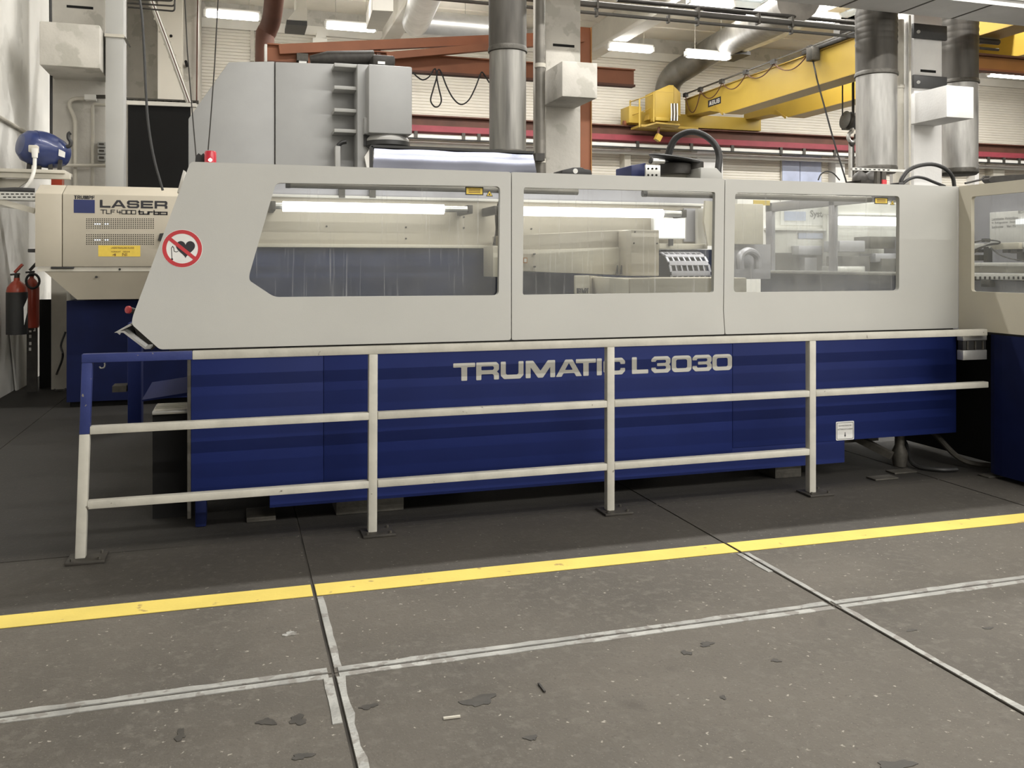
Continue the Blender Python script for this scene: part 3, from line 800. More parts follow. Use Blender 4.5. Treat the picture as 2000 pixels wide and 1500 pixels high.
# ================================================================== LASER CUTTING MACHINE
T = thing('laser_cutting_machine', 'long cream and blue laser cutting machine behind the railing, with three large windows', 'machine', (2.5, 6.3, 0))
def c2(px, py, Y=YH): q = P(px, py, Y); return (q.x, q.z)
ZT, ZB = P(1000, 336, YH).z, 1.062
XA, X12, X23, XR_ = P(372, 318, YH).x, P(999, 500, YH).x, P(1416, 500, YH).x, P(1871.5, 500, YH).x
XLB, ZLB = c2(257, 632); XLb = P(312, 684, YH).x
def hood_panel(outer, hole, r_out=0.012):
    o = plate('hood_panel', [rpoly(outer, r_out), hole], 0.035, (0, YH, 0), XD, ZD, M['cream'], T)
    return o
gp = 0.0028
win1 = rpoly([c2(539,357), c2(977,364), c2(974,577), c2(536,580.5), c2(487,548), c2(487,536)], 0.03)
win2 = rpoly([c2(1023,366), c2(1397,375), c2(1394,571), c2(1021,576)], 0.016)
win3 = rpoly([c2(1436,376), c2(1757,383), c2(1756,567.5), c2(1433,571)], 0.03)
hp1 = hood_panel([(XA,ZT),(X12-gp,ZT),(X12-gp,ZB),(XLb,ZB),(XLB,ZLB-0.004),(XLB+0.006,ZLB+0.04)], win1, 0.02)
hp2 = hood_panel([(X12+gp,ZT),(X23-gp,ZT),(X23-gp-0.012,ZB+0.16),(X23-gp,ZB),(X12+gp,ZB)], win2)
hp3 = hood_panel([(X23+gp,ZT),(XR_,ZT),(XR_,ZB),(X23+gp,ZB),(X23+gp-0.012,ZB+0.16)], win3)
def grow(loop, d):
    c = sum((Vector(p) for p in loop), Vector((0,0)))/len(loop)
    return [tuple(Vector(p) + (Vector(p)-c).normalized()*d) for p in loop]
for hp, wn, gm in ((hp1, win1, 'glass'), (hp2, win2, 'glass'), (hp3, win3, 'glass3')):
    plate('window_pane', [grow(wn, 0.02)], 0.004, (0, YH+0.036, 0), XD, ZD, M[gm], hp)
# black gap seen between the panels
mk('seam_backing', MB().box(X12-0.03, X12+0.03, YH+0.041, YH+0.05, ZB, ZT-0.02), M['black'], T)
mk('seam_backing', MB().box(X23-0.045, X23+0.03, YH+0.041, YH+0.05, ZB, ZT-0.02), M['black'], T)
# hood returns: top lip, left sloping end, right edge
mk('hood_top', MB().box(XA+0.01, XR_, YH+0.035, YH+0.32, ZT-0.03, ZT-0.004), M['cream'], T)
YBk = 7.40
mk('hood_end', MB().prism([(XA+0.01,YH+0.037,ZT-0.03),(XA+0.03,YH+0.037,ZT-0.03),(XLB+0.05,YH+0.037,ZLB+0.01),(XLB+0.012,YH+0.037,ZLB+0.01)], (0,YBk-YH-0.04,0)), M['cream2'], T)
mk('hood_end_lip', MB().prism([P(346,376,5.9), P(351,376,5.9), P(362,334,5.9), P(358,332,5.9)], (0,0.4,0)), M['white'], T)
# dark plinth under the hood, blue base
mk('hood_sill', MB().box(XLb+0.05, XR_-0.02, YH+0.03, 7.35, 1.02, 1.058), M['black'], T)
XB0 = P(373, 850, YB).x
XB1 = P(1868, 780, YB).x
XS0, XS1 = P(527, 980, YB).x, P(1650, 890, YB).x
panels = [XB0, P(632, 800, YB).x, P(1431, 800, YB).x, XB1]
for i in range(3):
    mk('base_panel', MB().box(panels[i]+(0.001 if i else 0), panels[i+1]-0.001, YB, YB+0.03, 0.257 if i == 2 else 0.20, 1.035), M['blue'], T, 0.003)
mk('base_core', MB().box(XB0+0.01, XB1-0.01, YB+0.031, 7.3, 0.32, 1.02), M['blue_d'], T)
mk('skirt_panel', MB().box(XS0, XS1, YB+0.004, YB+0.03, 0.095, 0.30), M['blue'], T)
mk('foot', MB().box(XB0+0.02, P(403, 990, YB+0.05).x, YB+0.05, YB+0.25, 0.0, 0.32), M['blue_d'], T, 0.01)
mk('edge_strip', MB().box(XB0-0.02, XB0-0.001, YB, YB+0.03, 0.07, 1.03), M['steel_dark'], T)
for px, w_ in ((510, 0.17), (722, 0.42), (1535, 0.22)):
    x = P(px, 1000, 5.55).x
    mk('levelling_block', MB().box(x-w_/2, x+w_/2, 5.52, 5.75, 0.0, 0.1 if px != 510 else 0.03), M['steel_dark'], T, 0.005)
for x in (1.4, 2.9, 4.3):
    mk('support_leg', MB().box(x-0.15, x+0.15, 6.2, 6.8, 0, 0.33), M['dark'], T)
# machinery seen in the low opening at the right end
mk('drain_tray', MB().box(4.32, 4.75, 5.7, 6.2, 0.18, 0.26), M['steel_dark'], T)
mk('drain_strut', MB().bar((4.52, 5.66, 0.22), (4.66, 5.45, 0.12), 0.06, 0.05), M['steel_dark'], T)
mk('drain_valve', MB().lathe([(0.05,0),(0.06,0.1),(0.035,0.16),(0.035,0.24)], (4.86, 5.6, 0.0)), M['steel_dark'], T)
mk('drain_hose', MB().tube(spline([(5.18,5.75,0.32),(5.22,5.6,0.2),(5.27,5.42,0.06),(5.4,5.3,0.03),(5.6,5.25,0.03)], 6), 0.022, 8), M['steel_dark'], T)
mk('drain_hose', MB().tube(spline([(5.02,5.9,0.3),(5.0,5.7,0.15),(4.9,5.5,0.03),(4.98,5.34,0.02),(5.12,5.3,0.02)], 6), 0.016, 8), M['black'], T)
for x, y in ((4.45, 5.30), (4.72, 5.42), (5.28, 5.12)):
    mk('anchor_plate', MB().box(x-0.10, x+0.10, y-0.05, y+0.05, 0.0, 0.012), M['steel_dark'], T, 0.003)

# ---- lettering on the base
def glyph(ch, w_, s=0.30, h=0.24):
    if ch == 'T': return [[(0,1),(w_,1),(w_,1-h),(w_/2+.17,1-h),(w_/2+.17,0),(w_/2-.17,0),(w_/2-.17,1-h),(0,1-h)]]
    if ch == 'I': return [[(0,0),(w_,0),(w_,1),(0,1)]]
    if ch == 'L': return [[(0,0),(w_,0),(w_,h),(s+.02,h),(s+.02,1),(0,1)]]
    if ch == 'R': return [[(0,0),(0,1),(w_-.15,1),(w_,.85),(w_,.56),(w_-.13,.45),(w_,.34),(w_,0),(w_-s,0),(w_-s,.24),(w_-s-.08,.32),(s,.32),(s,0)],
                          [(s,.55),(s,.77),(w_-s-.06,.77),(w_-s,.71),(w_-s,.61),(w_-s-.06,.55)]]
    if ch == 'U': return [[(0,1),(0,.2),(.2,0),(w_-.2,0),(w_,.2),(w_,1),(w_-s,1),(w_-s,.31),(w_-s-.08,h),(s+.08,h),(s,.31),(s,1)]]
    if ch == 'M': return [[(0,0),(0,1),(.45,1),(w_/2,.40),(w_-.45,1),(w_,1),(w_,0),(w_-s,0),(w_-s,.62),(w_/2+.15,0),(w_/2-.15,0),(s,.62),(s,0)]]
    if ch == 'A': return [[(0,0),(w_/2-.22,1),(w_/2+.22,1),(w_,0),(w_-.36,0),(w_-.47,.2),(.47,.2),(.36,0)], [(.57,.39),(w_-.57,.39),(w_/2,.80)]]
    if ch == 'C': return [[(w_,.62),(w_,.80),(w_-.2,1),(.2,1),(0,.80),(0,.2),(.2,0),(w_-.2,0),(w_,.2),(w_,.38),(w_-s,.38),(w_-s,.30),(w_-s-.06,h),(s+.06,h),(s,.30),(s,.70),(s+.06,1-h),(w_-s-.06,1-h),(w_-s,.70),(w_-s,.62)]]
    if ch == '3': return [[(0,.68),(0,.82),(.2,1),(w_-.18,1),(w_,.84),(w_,.6),(w_-.1,.5),(w_,.4),(w_,.16),(w_-.18,0),(.2,0),(0,.18),(0,.33),(s,.33),(s,.27),(s+.06,.22),(w_-s-.06,.22),(w_-s,.27),(w_-s,.36),(w_-s-.06,.41),(.38,.41),(.38,.59),(w_-s-.06,.59),(w_-s,.64),(w_-s,.73),(w_-s-.06,.78),(s+.06,.78),(s,.73),(s,.68)]]
    if ch == '0': return [rrect(0,0,w_,1,.27), rrect(s,.23,w_-s,.77,.12)]
    if ch == 'S': return [[(w_,.66),(w_,.82),(w_-.2,1),(.2,1),(0,.82),(0,.55),(.16,.40),(w_-s-.05,.40),(w_-s,.35),(w_-s,.27),(w_-s-.05,.22),(s+.05,.22),(s,.28),(s,.34),(0,.34),(0,.18),(.2,0),(w_-.2,0),(w_,.18),(w_,.46),(w_-.16,.61),(s+.05,.61),(s,.66),(s,.73),(s+.05,.78),(w_-s-.05,.78),(w_-s,.72),(w_-s,.66)]]
    if ch == 'P': return [[(0,0),(0,1),(w_-.15,1),(w_,.85),(w_,.50),(w_-.15,.35),(s,.35),(s,0)], [(s,.56),(s,.79),(w_-s-.05,.79),(w_-s,.74),(w_-s,.61),(w_-s-.05,.56)]]
    if ch == 'F': return [[(0,0),(s,0),(s,.38),(w_-.08,.38),(w_-.08,.61),(s,.61),(s,1-h),(w_,1-h),(w_,1),(0,1)]]
    if ch == 'B': return [[(0,0),(0,1),(w_-.15,1),(w_-.02,.86),(w_-.02,.62),(w_-.12,.52),(w_,.42),(w_,.14),(w_-.15,0)], [(s,.60),(s,.80),(w_-s-.02,.80),(w_-s-.02,.60)], [(s,.2),(s,.42),(w_-s,.42),(w_-s,.2)]]
    if ch == 'E': return [[(0,0),(w_,0),(w_,h),(s,h),(s,.39),(w_-.08,.39),(w_-.08,.61),(s,.61),(s,1-h),(w_,1-h),(w_,1),(0,1)]]
def word(s_, o, ux, wd, ht, m, parent, gap=0.12, name='letter', th=0.0015):
    """bold extended word fitted into wd x ht from its lower left corner o"""
    rel = {'M': 1.35, 'I': 0.32, 'L': 0.85}
    ws = [rel.get(c_, 1.0) for c_ in s_]; tot = sum(ws)+gap*(len(s_)-1); k = wd/tot; x = 0
    ux = Vector(ux)
    for c_, w_ in zip(s_, ws):
        W = w_*k/ht
        loops = [[(p[0]*ht, p[1]*ht) for p in lp] for lp in glyph(c_, W, 0.23, 0.19)]
        plate(name, loops, th, Vector(o)+ux*x, ux, ZD, m, parent); x += (w_+gap)*k
def letters(lst, y_ref, Y, z0, z1, m, parent, name='letter', th=0.002):
    H = z1-z0
    for ch, a, b in lst:
        xa = P(a, y_ref, Y).x; xb = P(b, y_ref, Y).x; w_ = (xb-xa)/H
        loops = [[(p[0]*H, p[1]*H) for p in (lp if ch == '0' else rpoly(lp, 0.05, 3))] for lp in glyph(ch, w_)]
        plate(name, loops, th, (xa, Y-th, z0), XD, ZD, m, parent)
lz0, lz1 = P(1155, 733.5, YB).z, P(1155, 700.5, YB).z
sx = lambda v: 870 + v*0.29
letters([(c_, sx(a), sx(b)) for c_, a, b in (('T',52,200),('R',207,360),('U',372,525),('M',540,738),('A',743,918),('T',878,1013),('I',1019,1052),('C',1064,1209),('L',1255,1365),('3',1386,1515),('0',1523,1657),('3',1663,1792),('0',1797,1929))],
        716, YB, lz0, lz1, M['letter'], T)
# ---- small notice on the base
nz = P(1650, 841, YB).z; nx = P(1650, 841, YB).x
nt_ = plate('notice_sign', [rrect(nx-0.078, nz-0.068, nx+0.078, nz+0.068, 0.008)], 0.003, (0,YB-0.003,0), XD, ZD, M['signwhite'], T)
plate('notice_frame', [rrect(nx-0.071, nz-0.061, nx+0.071, nz+0.061, 0.006), rrect(nx-0.068, nz-0.058, nx+0.068, nz+0.058, 0.005)], 0.0006, (0,YB-0.0037,0), XD, ZD, M['ink'], nt_)
text('notice_line', 'ROHMATERIAL BIS', M['inkgrey'], nt_, (nx-0.055, YB-0.0037, nz+0.032), XD, ZD, 0.11, 0.011, 0, 0.0005)
text('notice_line', 'KETTENFLUCHT SCHIEBEN', M['inkgrey'], nt_, (nx-0.062, YB-0.0037, nz+0.006), XD, ZD, 0.125, 0.011, 0, 0.0005)
plate('arrow', [[(nx-0.003,nz-0.012),(nx-0.003,nz-0.03),(nx-0.008,nz-0.03),(nx,nz-0.05),(nx+0.008,nz-0.03),(nx+0.003,nz-0.03),(nx+0.003,nz-0.012)]], 0.0006, (0,YB-0.0037,0), XD, ZD, M['ink'], nt_)
# ---- pacemaker prohibition sign
cx, cz = c2(356, 485.5); R = P(396, 485, YH).x - cx; R *= 0.99
sg = plate('prohibition_sign', [circ(cx, cz, R)], 0.001, (0,YH-0.001,0), XD, ZD, M['signwhite'], T)
plate('red_ring', [circ(cx, cz, R*0.975), circ(cx, cz, R*0.78)], 0.0006, (0,YH-0.0022,0), XD, ZD, M['red'], sg)
hx, hz, hs = cx+R*0.16, cz+R*0.02, R*0.47
heart = []
for k in range(40):
    a = 2*math.pi*k/40
    heart.append((hx+hs*(16*math.sin(a)**3)/16, hz+hs*(13*math.cos(a)-5*math.cos(2*a)-2*math.cos(3*a)-math.cos(4*a))/15))
plate('heart', [heart], 0.0006, (0,YH-0.0017,0), XD, ZD, M['ink'], sg)
wire = [(cx-R*.5,cz-R*.55),(cx-R*.53,cz+R*.02),(cx-R*.47,cz+R*.12),(cx-R*.41,cz+R*.02),(cx-R*.4,cz-R*.14),(cx-R*.3,cz-R*.18),(cx-R*.2,cz-R*.14)]
plate('lead_wire', stroke(wire, R*0.035), 0.0006, (0,YH-0.0017,0), XD, ZD, M['ink'], sg)
plate('lead_tip', [circ(cx-R*.5, cz-R*.56, R*0.055, 14)], 0.0006, (0,YH-0.0017,0), XD, ZD, M['ink'], sg)
d = R*0.80; q = math.radians(-40)
dx, dz = math.cos(q)*d, math.sin(q)*d; nx_, nz_ = -math.sin(q)*R*0.09, math.cos(q)*R*0.09
plate('red_slash', [[(cx-dx-nx_,cz-dz-nz_),(cx+dx-nx_,cz+dz-nz_),(cx+dx+nx_,cz+dz+nz_),(cx-dx+nx_,cz-dz+nz_)]], 0.0006, (0,YH-0.0028,0), XD, ZD, M['red'], sg)
# ---- laser warning stickers on the windows
for hp, (px0, py0, px1, py1), (tx, ty) in ((hp1, (909, 365, 944, 381), (956, 378)), (hp3, (1708, 386, 1734, 398.5), (1743, 396))):
    Yg = YH+0.034
    a = P(px0, py1, Yg); b = P(px1, py0, Yg)
    z0 = P((px0+px1)/2, py1, Yg).z; z1 = P((px0+px1)/2, py0, Yg).z
    plate('warning_label', [rrect(a.x, z0, b.x, z1, 0.002)], 0.001, (0,Yg,0), XD, ZD, M['ink'], hp)
    e = 0.006
    plate('warning_label', [rrect(a.x+e, z0+e, b.x-e, z1-e, 0.001)], 0.0006, (0,Yg-0.001,0), XD, ZD, M['signyellow'], hp)
    for k in range(3):
        zz = z0+e+(z1-z0-2*e)*(0.22+0.25*k)
        plate('warning_line', [rrect(a.x+0.02, zz, b.x-0.02, zz+0.004, 0.0015)], 0.0005, (0,Yg-0.0016,0), XD, ZD, M['brown'], hp)
    c_ = P(tx, ty, Yg); s_ = 0.023 if hp is hp1 else 0.02
    tri = lambda k: [(c_.x-s_*k, c_.z-s_*0.8*k), (c_.x+s_*k, c_.z-s_*0.8*k), (c_.x, c_.z+s_*0.95*k)]
    plate('warning_triangle', [tri(1)], 0.001, (0,Yg,0), XD, ZD, M['ink'], hp)
    plate('warning_triangle', [tri(0.76)], 0.0006, (0,Yg-0.001,0), XD, ZD, M['signyellow'], hp)
    plate('laser_star', [circ(c_.x, c_.z-s_*0.2, s_*0.24, 10)], 0.0005, (0,Yg-0.0016,0), XD, ZD, M['ink'], hp)

# ---- interior behind windows one and two
def pz(py, px, Y): return P(px, py, Y).z
zl = pz(484, 730, YBk)
XI0, XI1 = XLB+0.06, P(1396, 480, YBk).x
def xsl(z): return XLB + (XA-XLB)*(z-ZLB)/(ZT-ZLB) + 0.03
def inwall(name, z0, z1, x1, y0, y1, m): return mk(name, MB().prism([(xsl(max(z0,ZLB)),y0,z0),(xsl(z1),y0,z1),(x1,y0,z1),(x1,y0,z0)], (0,y1-y0,0)), m, T)
inwall('inner_blue_wall', 1.02, zl, XI1+0.2, YBk, YBk+0.03, M['inblue'])
mk('inner_ledge', MB().box(xsl(zl), P(962, 480, YBk).x, YBk-0.06, YBk+0.02, zl, zl+0.028), M['cream2'], T, 0.004)
zu = pz(389, 730, YBk)
inwall('inner_beige_wall', zl+0.02, zu, P(1370, 440, YBk).x, YBk+0.005, YBk+0.03, M['warmcream'])
mk('inner_white_strip', MB().box(xsl(zu+0.02), P(1400, 440, YBk).x, YBk-0.03, YBk+0.02, zu, zu+0.022), M['white'], T, 0.004)
inwall('inner_upper_sheet', zu+0.02, 2.31, P(1397,370,YBk).x, YBk+0.01, YBk+0.03, M['lilac'])
mk('rear_light_block', MB().box(-0.2, 0.95, YBk+0.05, 9.4, 0.05, 2.1), M['cream2'], T, 0.01)  # unseen box added to keep lamp light off the left floor
for px in (668, 728):
    mk('sheet_bracket', MB().pbox(px-6, 366, px+6, 386, YBk-0.04, 0.04), M['steel_dark'], T)
for px, py in ((638,442),(793,444),(793,466),(906,424),(906,445),(1038,447)):
    q = P(px, py, YBk); mk('rivet', MB().cyl((q.x,YBk-0.004,q.z), (q.x,YBk+0.006,q.z), 0.008, n=8), M['steel_dark'], T)
# round guide bar along the top of the windows
for a_, b_ in ((567, 1128), (1262, 1700)):
    A = P(a_, 357 if a_ < 1000 else 375, 6.0); B = P(b_, 357, 6.0)
    zz = pz(363.5, 700, 6.0)
    mk('guide_bar', MB().cyl((A.x,6.0,zz), (B.x,6.0,zz), 0.024, n=12), M['zinc_s'], T)
    mk('guide_cap', MB().cyl((A.x-0.03,6.0,zz), (A.x+0.0,6.0,zz), 0.026, n=12), M['black'], T)
# machine lamps
YLm = 7.05
for (a_, b_, w0, w1, py) in ((533, 917, 552, 866, 405.5), (968, 1334, 985, 1292, 414)):
    A = P(a_, py, YLm); B = P(b_, py, YLm); g0 = P(w0, py, YLm).x; g1 = P(w1, py, YLm).x
    z = P((a_+b_)/2, py, YLm).z
    lm = mk('machine_lamp', MB().cyl((A.x+0.01,YLm,z), (B.x-0.01,YLm,z), 0.026, n=14), M['alu'], T)
    mk('lamp_glow', MB().cyl((g0,YLm-0.012,z-0.004), (g1,YLm-0.012,z-0.004), 0.040, n=14), M['mtube'], lm)
    for x in (A.x, B.x):
        mk('lamp_holder', MB().box(x-0.02, x+0.02, YLm-0.035, YBk, z-0.035, z+0.035), M['steel_dark'], lm, 0.004)
mk('corner_bracket', MB().pbox(963, 480, 976, 541, 7.0, 0.3), M['cream2'], T, 0.006)
mk('corner_hose', MB().tube(spline([P(978,392,7.2), P(971,420,7.2), P(972,450,7.2), P(966,482,7.2)], 5), 0.02, 8), M['steel_dark'], T)
# cutting head bridge
mk('bridge_beam', MB().prism([P(980,460,7.0), P(1223,449,6.85), P(1223,538,6.85), P(980,528,7.0)], (0,0.28,0)), M['warmcream'], T, 0.006)
mk('bridge_cover', MB().prism([P(1012,489,6.96), P(1222,483,6.82), P(1222,537.5,6.82), P(1047,531,6.93), P(1012,530,6.96)], (0,0.05,0)), M['cream2'], T, 0.004)
mk('bridge_cover', MB().prism([P(1010,488,6.945), P(1046,487,6.925), P(1046,530,6.925), P(1010,529,6.945)], (0,0.02,0)), M['warmcream'], T, 0.003)
mk('bridge_sign', MB().pbox(1022.5, 503, 1030, 514, 6.90, 0.012), M['orange_l'], T)
mk('bridge_sign_face', MB().pbox(1024, 505, 1028.5, 512, 6.896, 0.006), M['white'], T)
for px, py in ((1044.5, 496), (1045, 521), (1238, 475), (1283, 475.5), (1240, 453)):
    q = P(px, py, 6.6 if px > 1200 else 6.9); mk('screw', MB().cyl((q.x,q.y-0.006,q.z), (q.x,q.y+0.03,q.z), 0.007, n=8), M['steel_dark'], T)
hx0 = P(1233, 490, 6.6).x; hx1 = P(1287.5, 490, 6.6).x
mk('cutting_head_box', MB().box(hx0, hx1, 6.6, 6.95, pz(539, 1260, 6.6), pz(449, 1260, 6.6)), M['warmcream'], T, 0.008)
mk('cutting_head_side', MB().prism([P(1221,449,6.80), P(1233,449,6.62), P(1233,539,6.62), P(1221,537,6.80)], (0.005,0.12,0)), M['cream2'], T)
for px in (1204, 1212):
    mk('nozzle_bracket', MB().prism([P(px,536,6.78), P(px+4,536,6.78), P(px+3,518,6.78)], (0,0.02,0)), M['steel_dark'], T)
# white screen
sc_ = mk('screen_panel', MB().pbox(1276, 424, 1340, 467, 7.2, 0.05), M['white'], T, 0.005)
mk('lit_screen', MB().pbox(1278, 426, 1338, 465, 7.197, 0.004), M['screen'], sc_)
mk('screen_arm', MB().bar(P(1310,467,7.22), P(1310,480,7.22), 0.03, 0.04), M['dark'], sc_)
# right side white panels behind the screen
mk('inner_white_panel', MB().pbox(1336, 407, 1362, 472, 7.38, 0.02), M['lilac'], T)
mk('inner_white_panel', MB().pbox(1363, 407, 1380, 478, 7.3, 0.05), M['white'], T)
mk('inner_white_panel', MB().prism([P(1378,392,7.15), P(1400,394,7.15), P(1400,480,7.15), P(1383,480,7.15), P(1375,432,7.15)], (0,0.03,0)), M['cream2'], T)
mk('inner_ledge', MB().pbox(1288, 476, 1382, 486, 7.25, 0.12), M['cream2'], T, 0.004)
# drag chain drum
A = P(1322, 545, 7.0); ang0 = []
dm = mk('drag_chain', MB().cyl((P(1290,545,7.2).x,7.2,A.z), (P(1358,545,7.2).x,7.2,A.z), 0.215, n=30), M['dark'], T)
x0_, x1_ = P(1288,545,7.2).x, P(1362,545,7.2).x
for k in range(7):
    a = math.radians(96 + k*24)
    c_ = Vector((0, 7.2+math.cos(a)*0.235, A.z+math.sin(a)*0.235))
    tdir = Vector((0, -math.sin(a), math.cos(a)))
    mk('chain_crosspiece', MB().bar(c_+Vector((x0_,0,0)), c_+Vector((x1_,0,0)), 0.045, 0.012, up=(0,math.cos(a),math.sin(a))), M['lilac'], dm)
    if k < 6:
        a2 = a+math.radians(12); c3 = Vector((0, 7.2+math.cos(a2)*0.232, A.z+math.sin(a2)*0.232)); up2 = (0,math.cos(a2),math.sin(a2))
        for j in range(8):
            x = x0_+(x1_-x0_)*j/7
            td = Vector((0,-math.sin(a2),math.cos(a2)))
            mk('chain_link', MB().bar(c3+Vector((x,0,0))-td*0.035, c3+Vector((x,0,0))+td*0.035, 0.012 if 0 < j < 7 else 0.02, 0.012, up=up2), M['lilac'], dm)
# lower carriage boxes
mk('carriage_box', MB().pbox(1230, 543, 1459, 582, 6.35, 0.5), M['warmcream'], T, 0.012)
mk('carriage_box', MB().prism([P(1190,541,6.42), P(1231,545,6.36), P(1231,585,6.36), P(1190,582,6.42)], (0,0.4,0)), M['cream2'], T, 0.012)
bx = mk('small_cover_box', MB().pbox(1123, 538, 1152, 584, 6.7, 0.03), M['cream2'], T, 0.005)
mk('small_cover_box', MB().prism([P(1152,538,6.7), P(1177,539,7.0), P(1177,584,7.0), P(1152,584,6.7)], (-0.04,0.05,0)), M['warmcream'], T)
a = P(1126.5, 573, 6.698); word('TRUMPF', (a.x, 6.698, a.z), XD, P(1149.5,573,6.698).x-a.x, 0.042, M['ink'], bx)
# ---- interior behind window three: inner partition with a framed opening, things beyond it
XP = 5.0
def pxz(px, py): q = PX(px, py, XP); return (q.y, q.z)
ya, yb = 7.70, 5.62
zlow = PX(1600, 531, XP).z; zhi = pxz(1560, 400)[1]
mk('partition_panel', MB().box(XP, XP+0.03, yb, ya, 1.02, zlow-0.02), M['inblue'], T)
mk('partition_ledge', MB().box(XP-0.03, XP+0.04, yb, ya, zlow-0.02, zlow+0.008), M['alu'], T, 0.004)
for yy, wd in ((7.56, 0.11), (6.60, 0.08)):
    mk('partition_post', MB().box(XP, XP+0.04, yy-wd/2, yy+wd/2, zlow, zhi+0.05), M['lilac'], T, 0.006)
mk('partition_header', MB().box(XP, XP+0.04, yb, 7.62, zhi-0.04, zhi+0.05), M['lilac'], T, 0.006)
mk('partition_glass', MB().box(XP+0.015, XP+0.02, yb, 7.56, zlow, zhi), M['glassw'], T)
mk('inner_white_panel', MB().pbox(1425, 398, 1491, 477, 7.2, 0.05), M['cream2'], T, 0.005)
mk('inner_grey_panel', MB().pbox(1425, 477, 1505, 545, 7.34, 0.03), M['lilac'], T)
mk('inner_pipe', MB().tube(spline([P(1446,525,7.1), P(1446,500,7.1), P(1462,490,7.15), P(1478,500,7.2), P(1480,525,7.2)], 5), 0.035, 10), M['lilac'], T)
mk('yellow_sign', MB().pbox(1472, 391, 1504, 401, 7.5, 0.01), M['signyellow'], T)
# control cabinet with printed sign standing behind the machine
Yc = 9.3
t2 = thing('control_cabinet', 'white control cabinet with blue-square sign, seen through the third window', 'cabinet', (P(1600,500,Yc).x, Yc+0.3, 0))
a = P(1440, 470, Yc); b = P(1632, 470, Yc)
mk('body', MB().box(a.x, b.x, Yc, Yc+0.6, 0, pz(372, 1540, Yc)), M['white'], t2, 0.01)
mk('sign_board', MB().pbox(1525, 378, 1625, 440, Yc-0.02, 0.02), M['signwhite'], t2)
mk('blue_square', MB().pbox(1532, 413, 1574, 431, Yc-0.024, 0.004), M['paleblue'], t2)
a = P(1535, 390, Yc-0.022); word('TRUMPF', (a.x, Yc-0.022, a.z), XD, P(1574,389,Yc).x-a.x, 0.07, M['ink'], t2)
a = P(1582, 428, Yc-0.021); text('sign_lettering', 'System', M['inkgrey'], t2, (a.x, Yc-0.021, a.z), XD, ZD, P(1622,428,Yc).x-a.x, 0.11, 0.03, 0.001)
mk('blue_strip', MB().pbox(1560, 455, 1616, 466, Yc-0.02, 0.02), M['paleblue'], t2)
mk('ledge', MB().pbox(1500, 446, 1628, 450, Yc-0.08, 0.08), M['white'], t2)
mk('shelf_box', MB().pbox(1560, 480, 1606, 498, Yc-0.15, 0.15), M['lilac'], t2, 0.01)
mk('dark_recess', MB().pbox(1503, 494, 1625, 535, Yc-0.01, 0.01), M['steel_dark'], t2)
mk('switch_block', MB().pbox(1572, 503, 1596, 530, Yc-0.12, 0.12), M['lilac'], t2, 0.01)
t3 = thing('tooling_rack', 'grey tooling rack with a glowing reflection tube above, at the right of the third window', 'rack', (P(1720,500,9.0).x, 9.3, 0))
a = P(1636, 500, 9.0); b = P(1850, 500, 9.0)
mk('back_panel', MB().box(a.x, b.x, 9.2, 9.3, 0, pz(395, 1720, 9.2)), M['white'], t3)
mk('top_box', MB().pbox(1634, 396, 1840, 420, 8.9, 0.3), M['white'], t3, 0.03)
mk('reflection_tube', MB().cyl(P(1640,431,8.85), Vector((P(1840,431,8.85).x, 8.85, pz(431,1640,8.85))), 0.055, n=14), M['mtube'], t3)  # glowing tube stands for a lamp reflection, no lamp hangs here
for k, (px0, py0, px1, py1, m_) in enumerate(((1640,470,1690,492,'lilac'),(1700,462,1760,485,'steel_dark'),(1645,500,1700,530,'dark'),(1710,495,1755,512,'lilac'),(1722,505,1775,534,'steel_dark'),(1636,520,1690,536,'alu'),(1760,470,1800,500,'lilac'))):
    mk('tool_block', MB().pbox(px0, py0, px1, py1, 8.8-0.02*k, 0.3), M[m_], t3, 0.01)

# ---- wing at the right end (its face looks to the left)
XW = XR_
def w2(px, py): q = PX(px, py, XW); return (-q.y, q.z)      # plate coords: u runs towards the camera
YE = 4.50
wf = [(-YH+0.004, ZT), (-YE, ZT), (-YE, ZB-0.01), (-YH+0.004, ZB-0.01)]
wa, wb = w2(1897, 384), w2(1897, 569)
wz1, wz0 = wa[1], wb[1]
wing_hole = rrect(wa[0], wz0, -4.60, wz1, 0.02)
wp = plate('wing_panel', [wf, wing_hole], 0.03, (XW, 0, 0), (0,-1,0), ZD, M['cream2'], T)
plate('window_pane', [grow(wing_hole, 0.015)], 0.004, (XW+0.031, 0, 0), (0,-1,0), ZD, M['glassw'], wp)
mk('wing_front', MB().box(XW+0.001, XW+1.6, YE-0.03, YE, ZB-0.01, ZT), M['cream2'], T)
pl = [(XW+0.3,5.13),(XW+0.06,5.13),(XW+0.02,5.115),(XW+0.005,5.07),(XW+0.002,5.0),(XW+0.002,YE+0.1),(XW+1.6,YE+0.1),(XW+1.6,5.13)]
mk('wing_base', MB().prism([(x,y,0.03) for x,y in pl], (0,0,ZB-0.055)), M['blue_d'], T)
mk('wing_sill', MB().box(XW+0.02, XW+1.5, YE+0.05, YH+1.2, ZB-0.03, ZB-0.012), M['black'], T)
mk('wing_recess', MB().box(XW+0.28, XW+0.31, 5.13, 6.3, 0.03, ZB-0.03), M['blackm'], T)
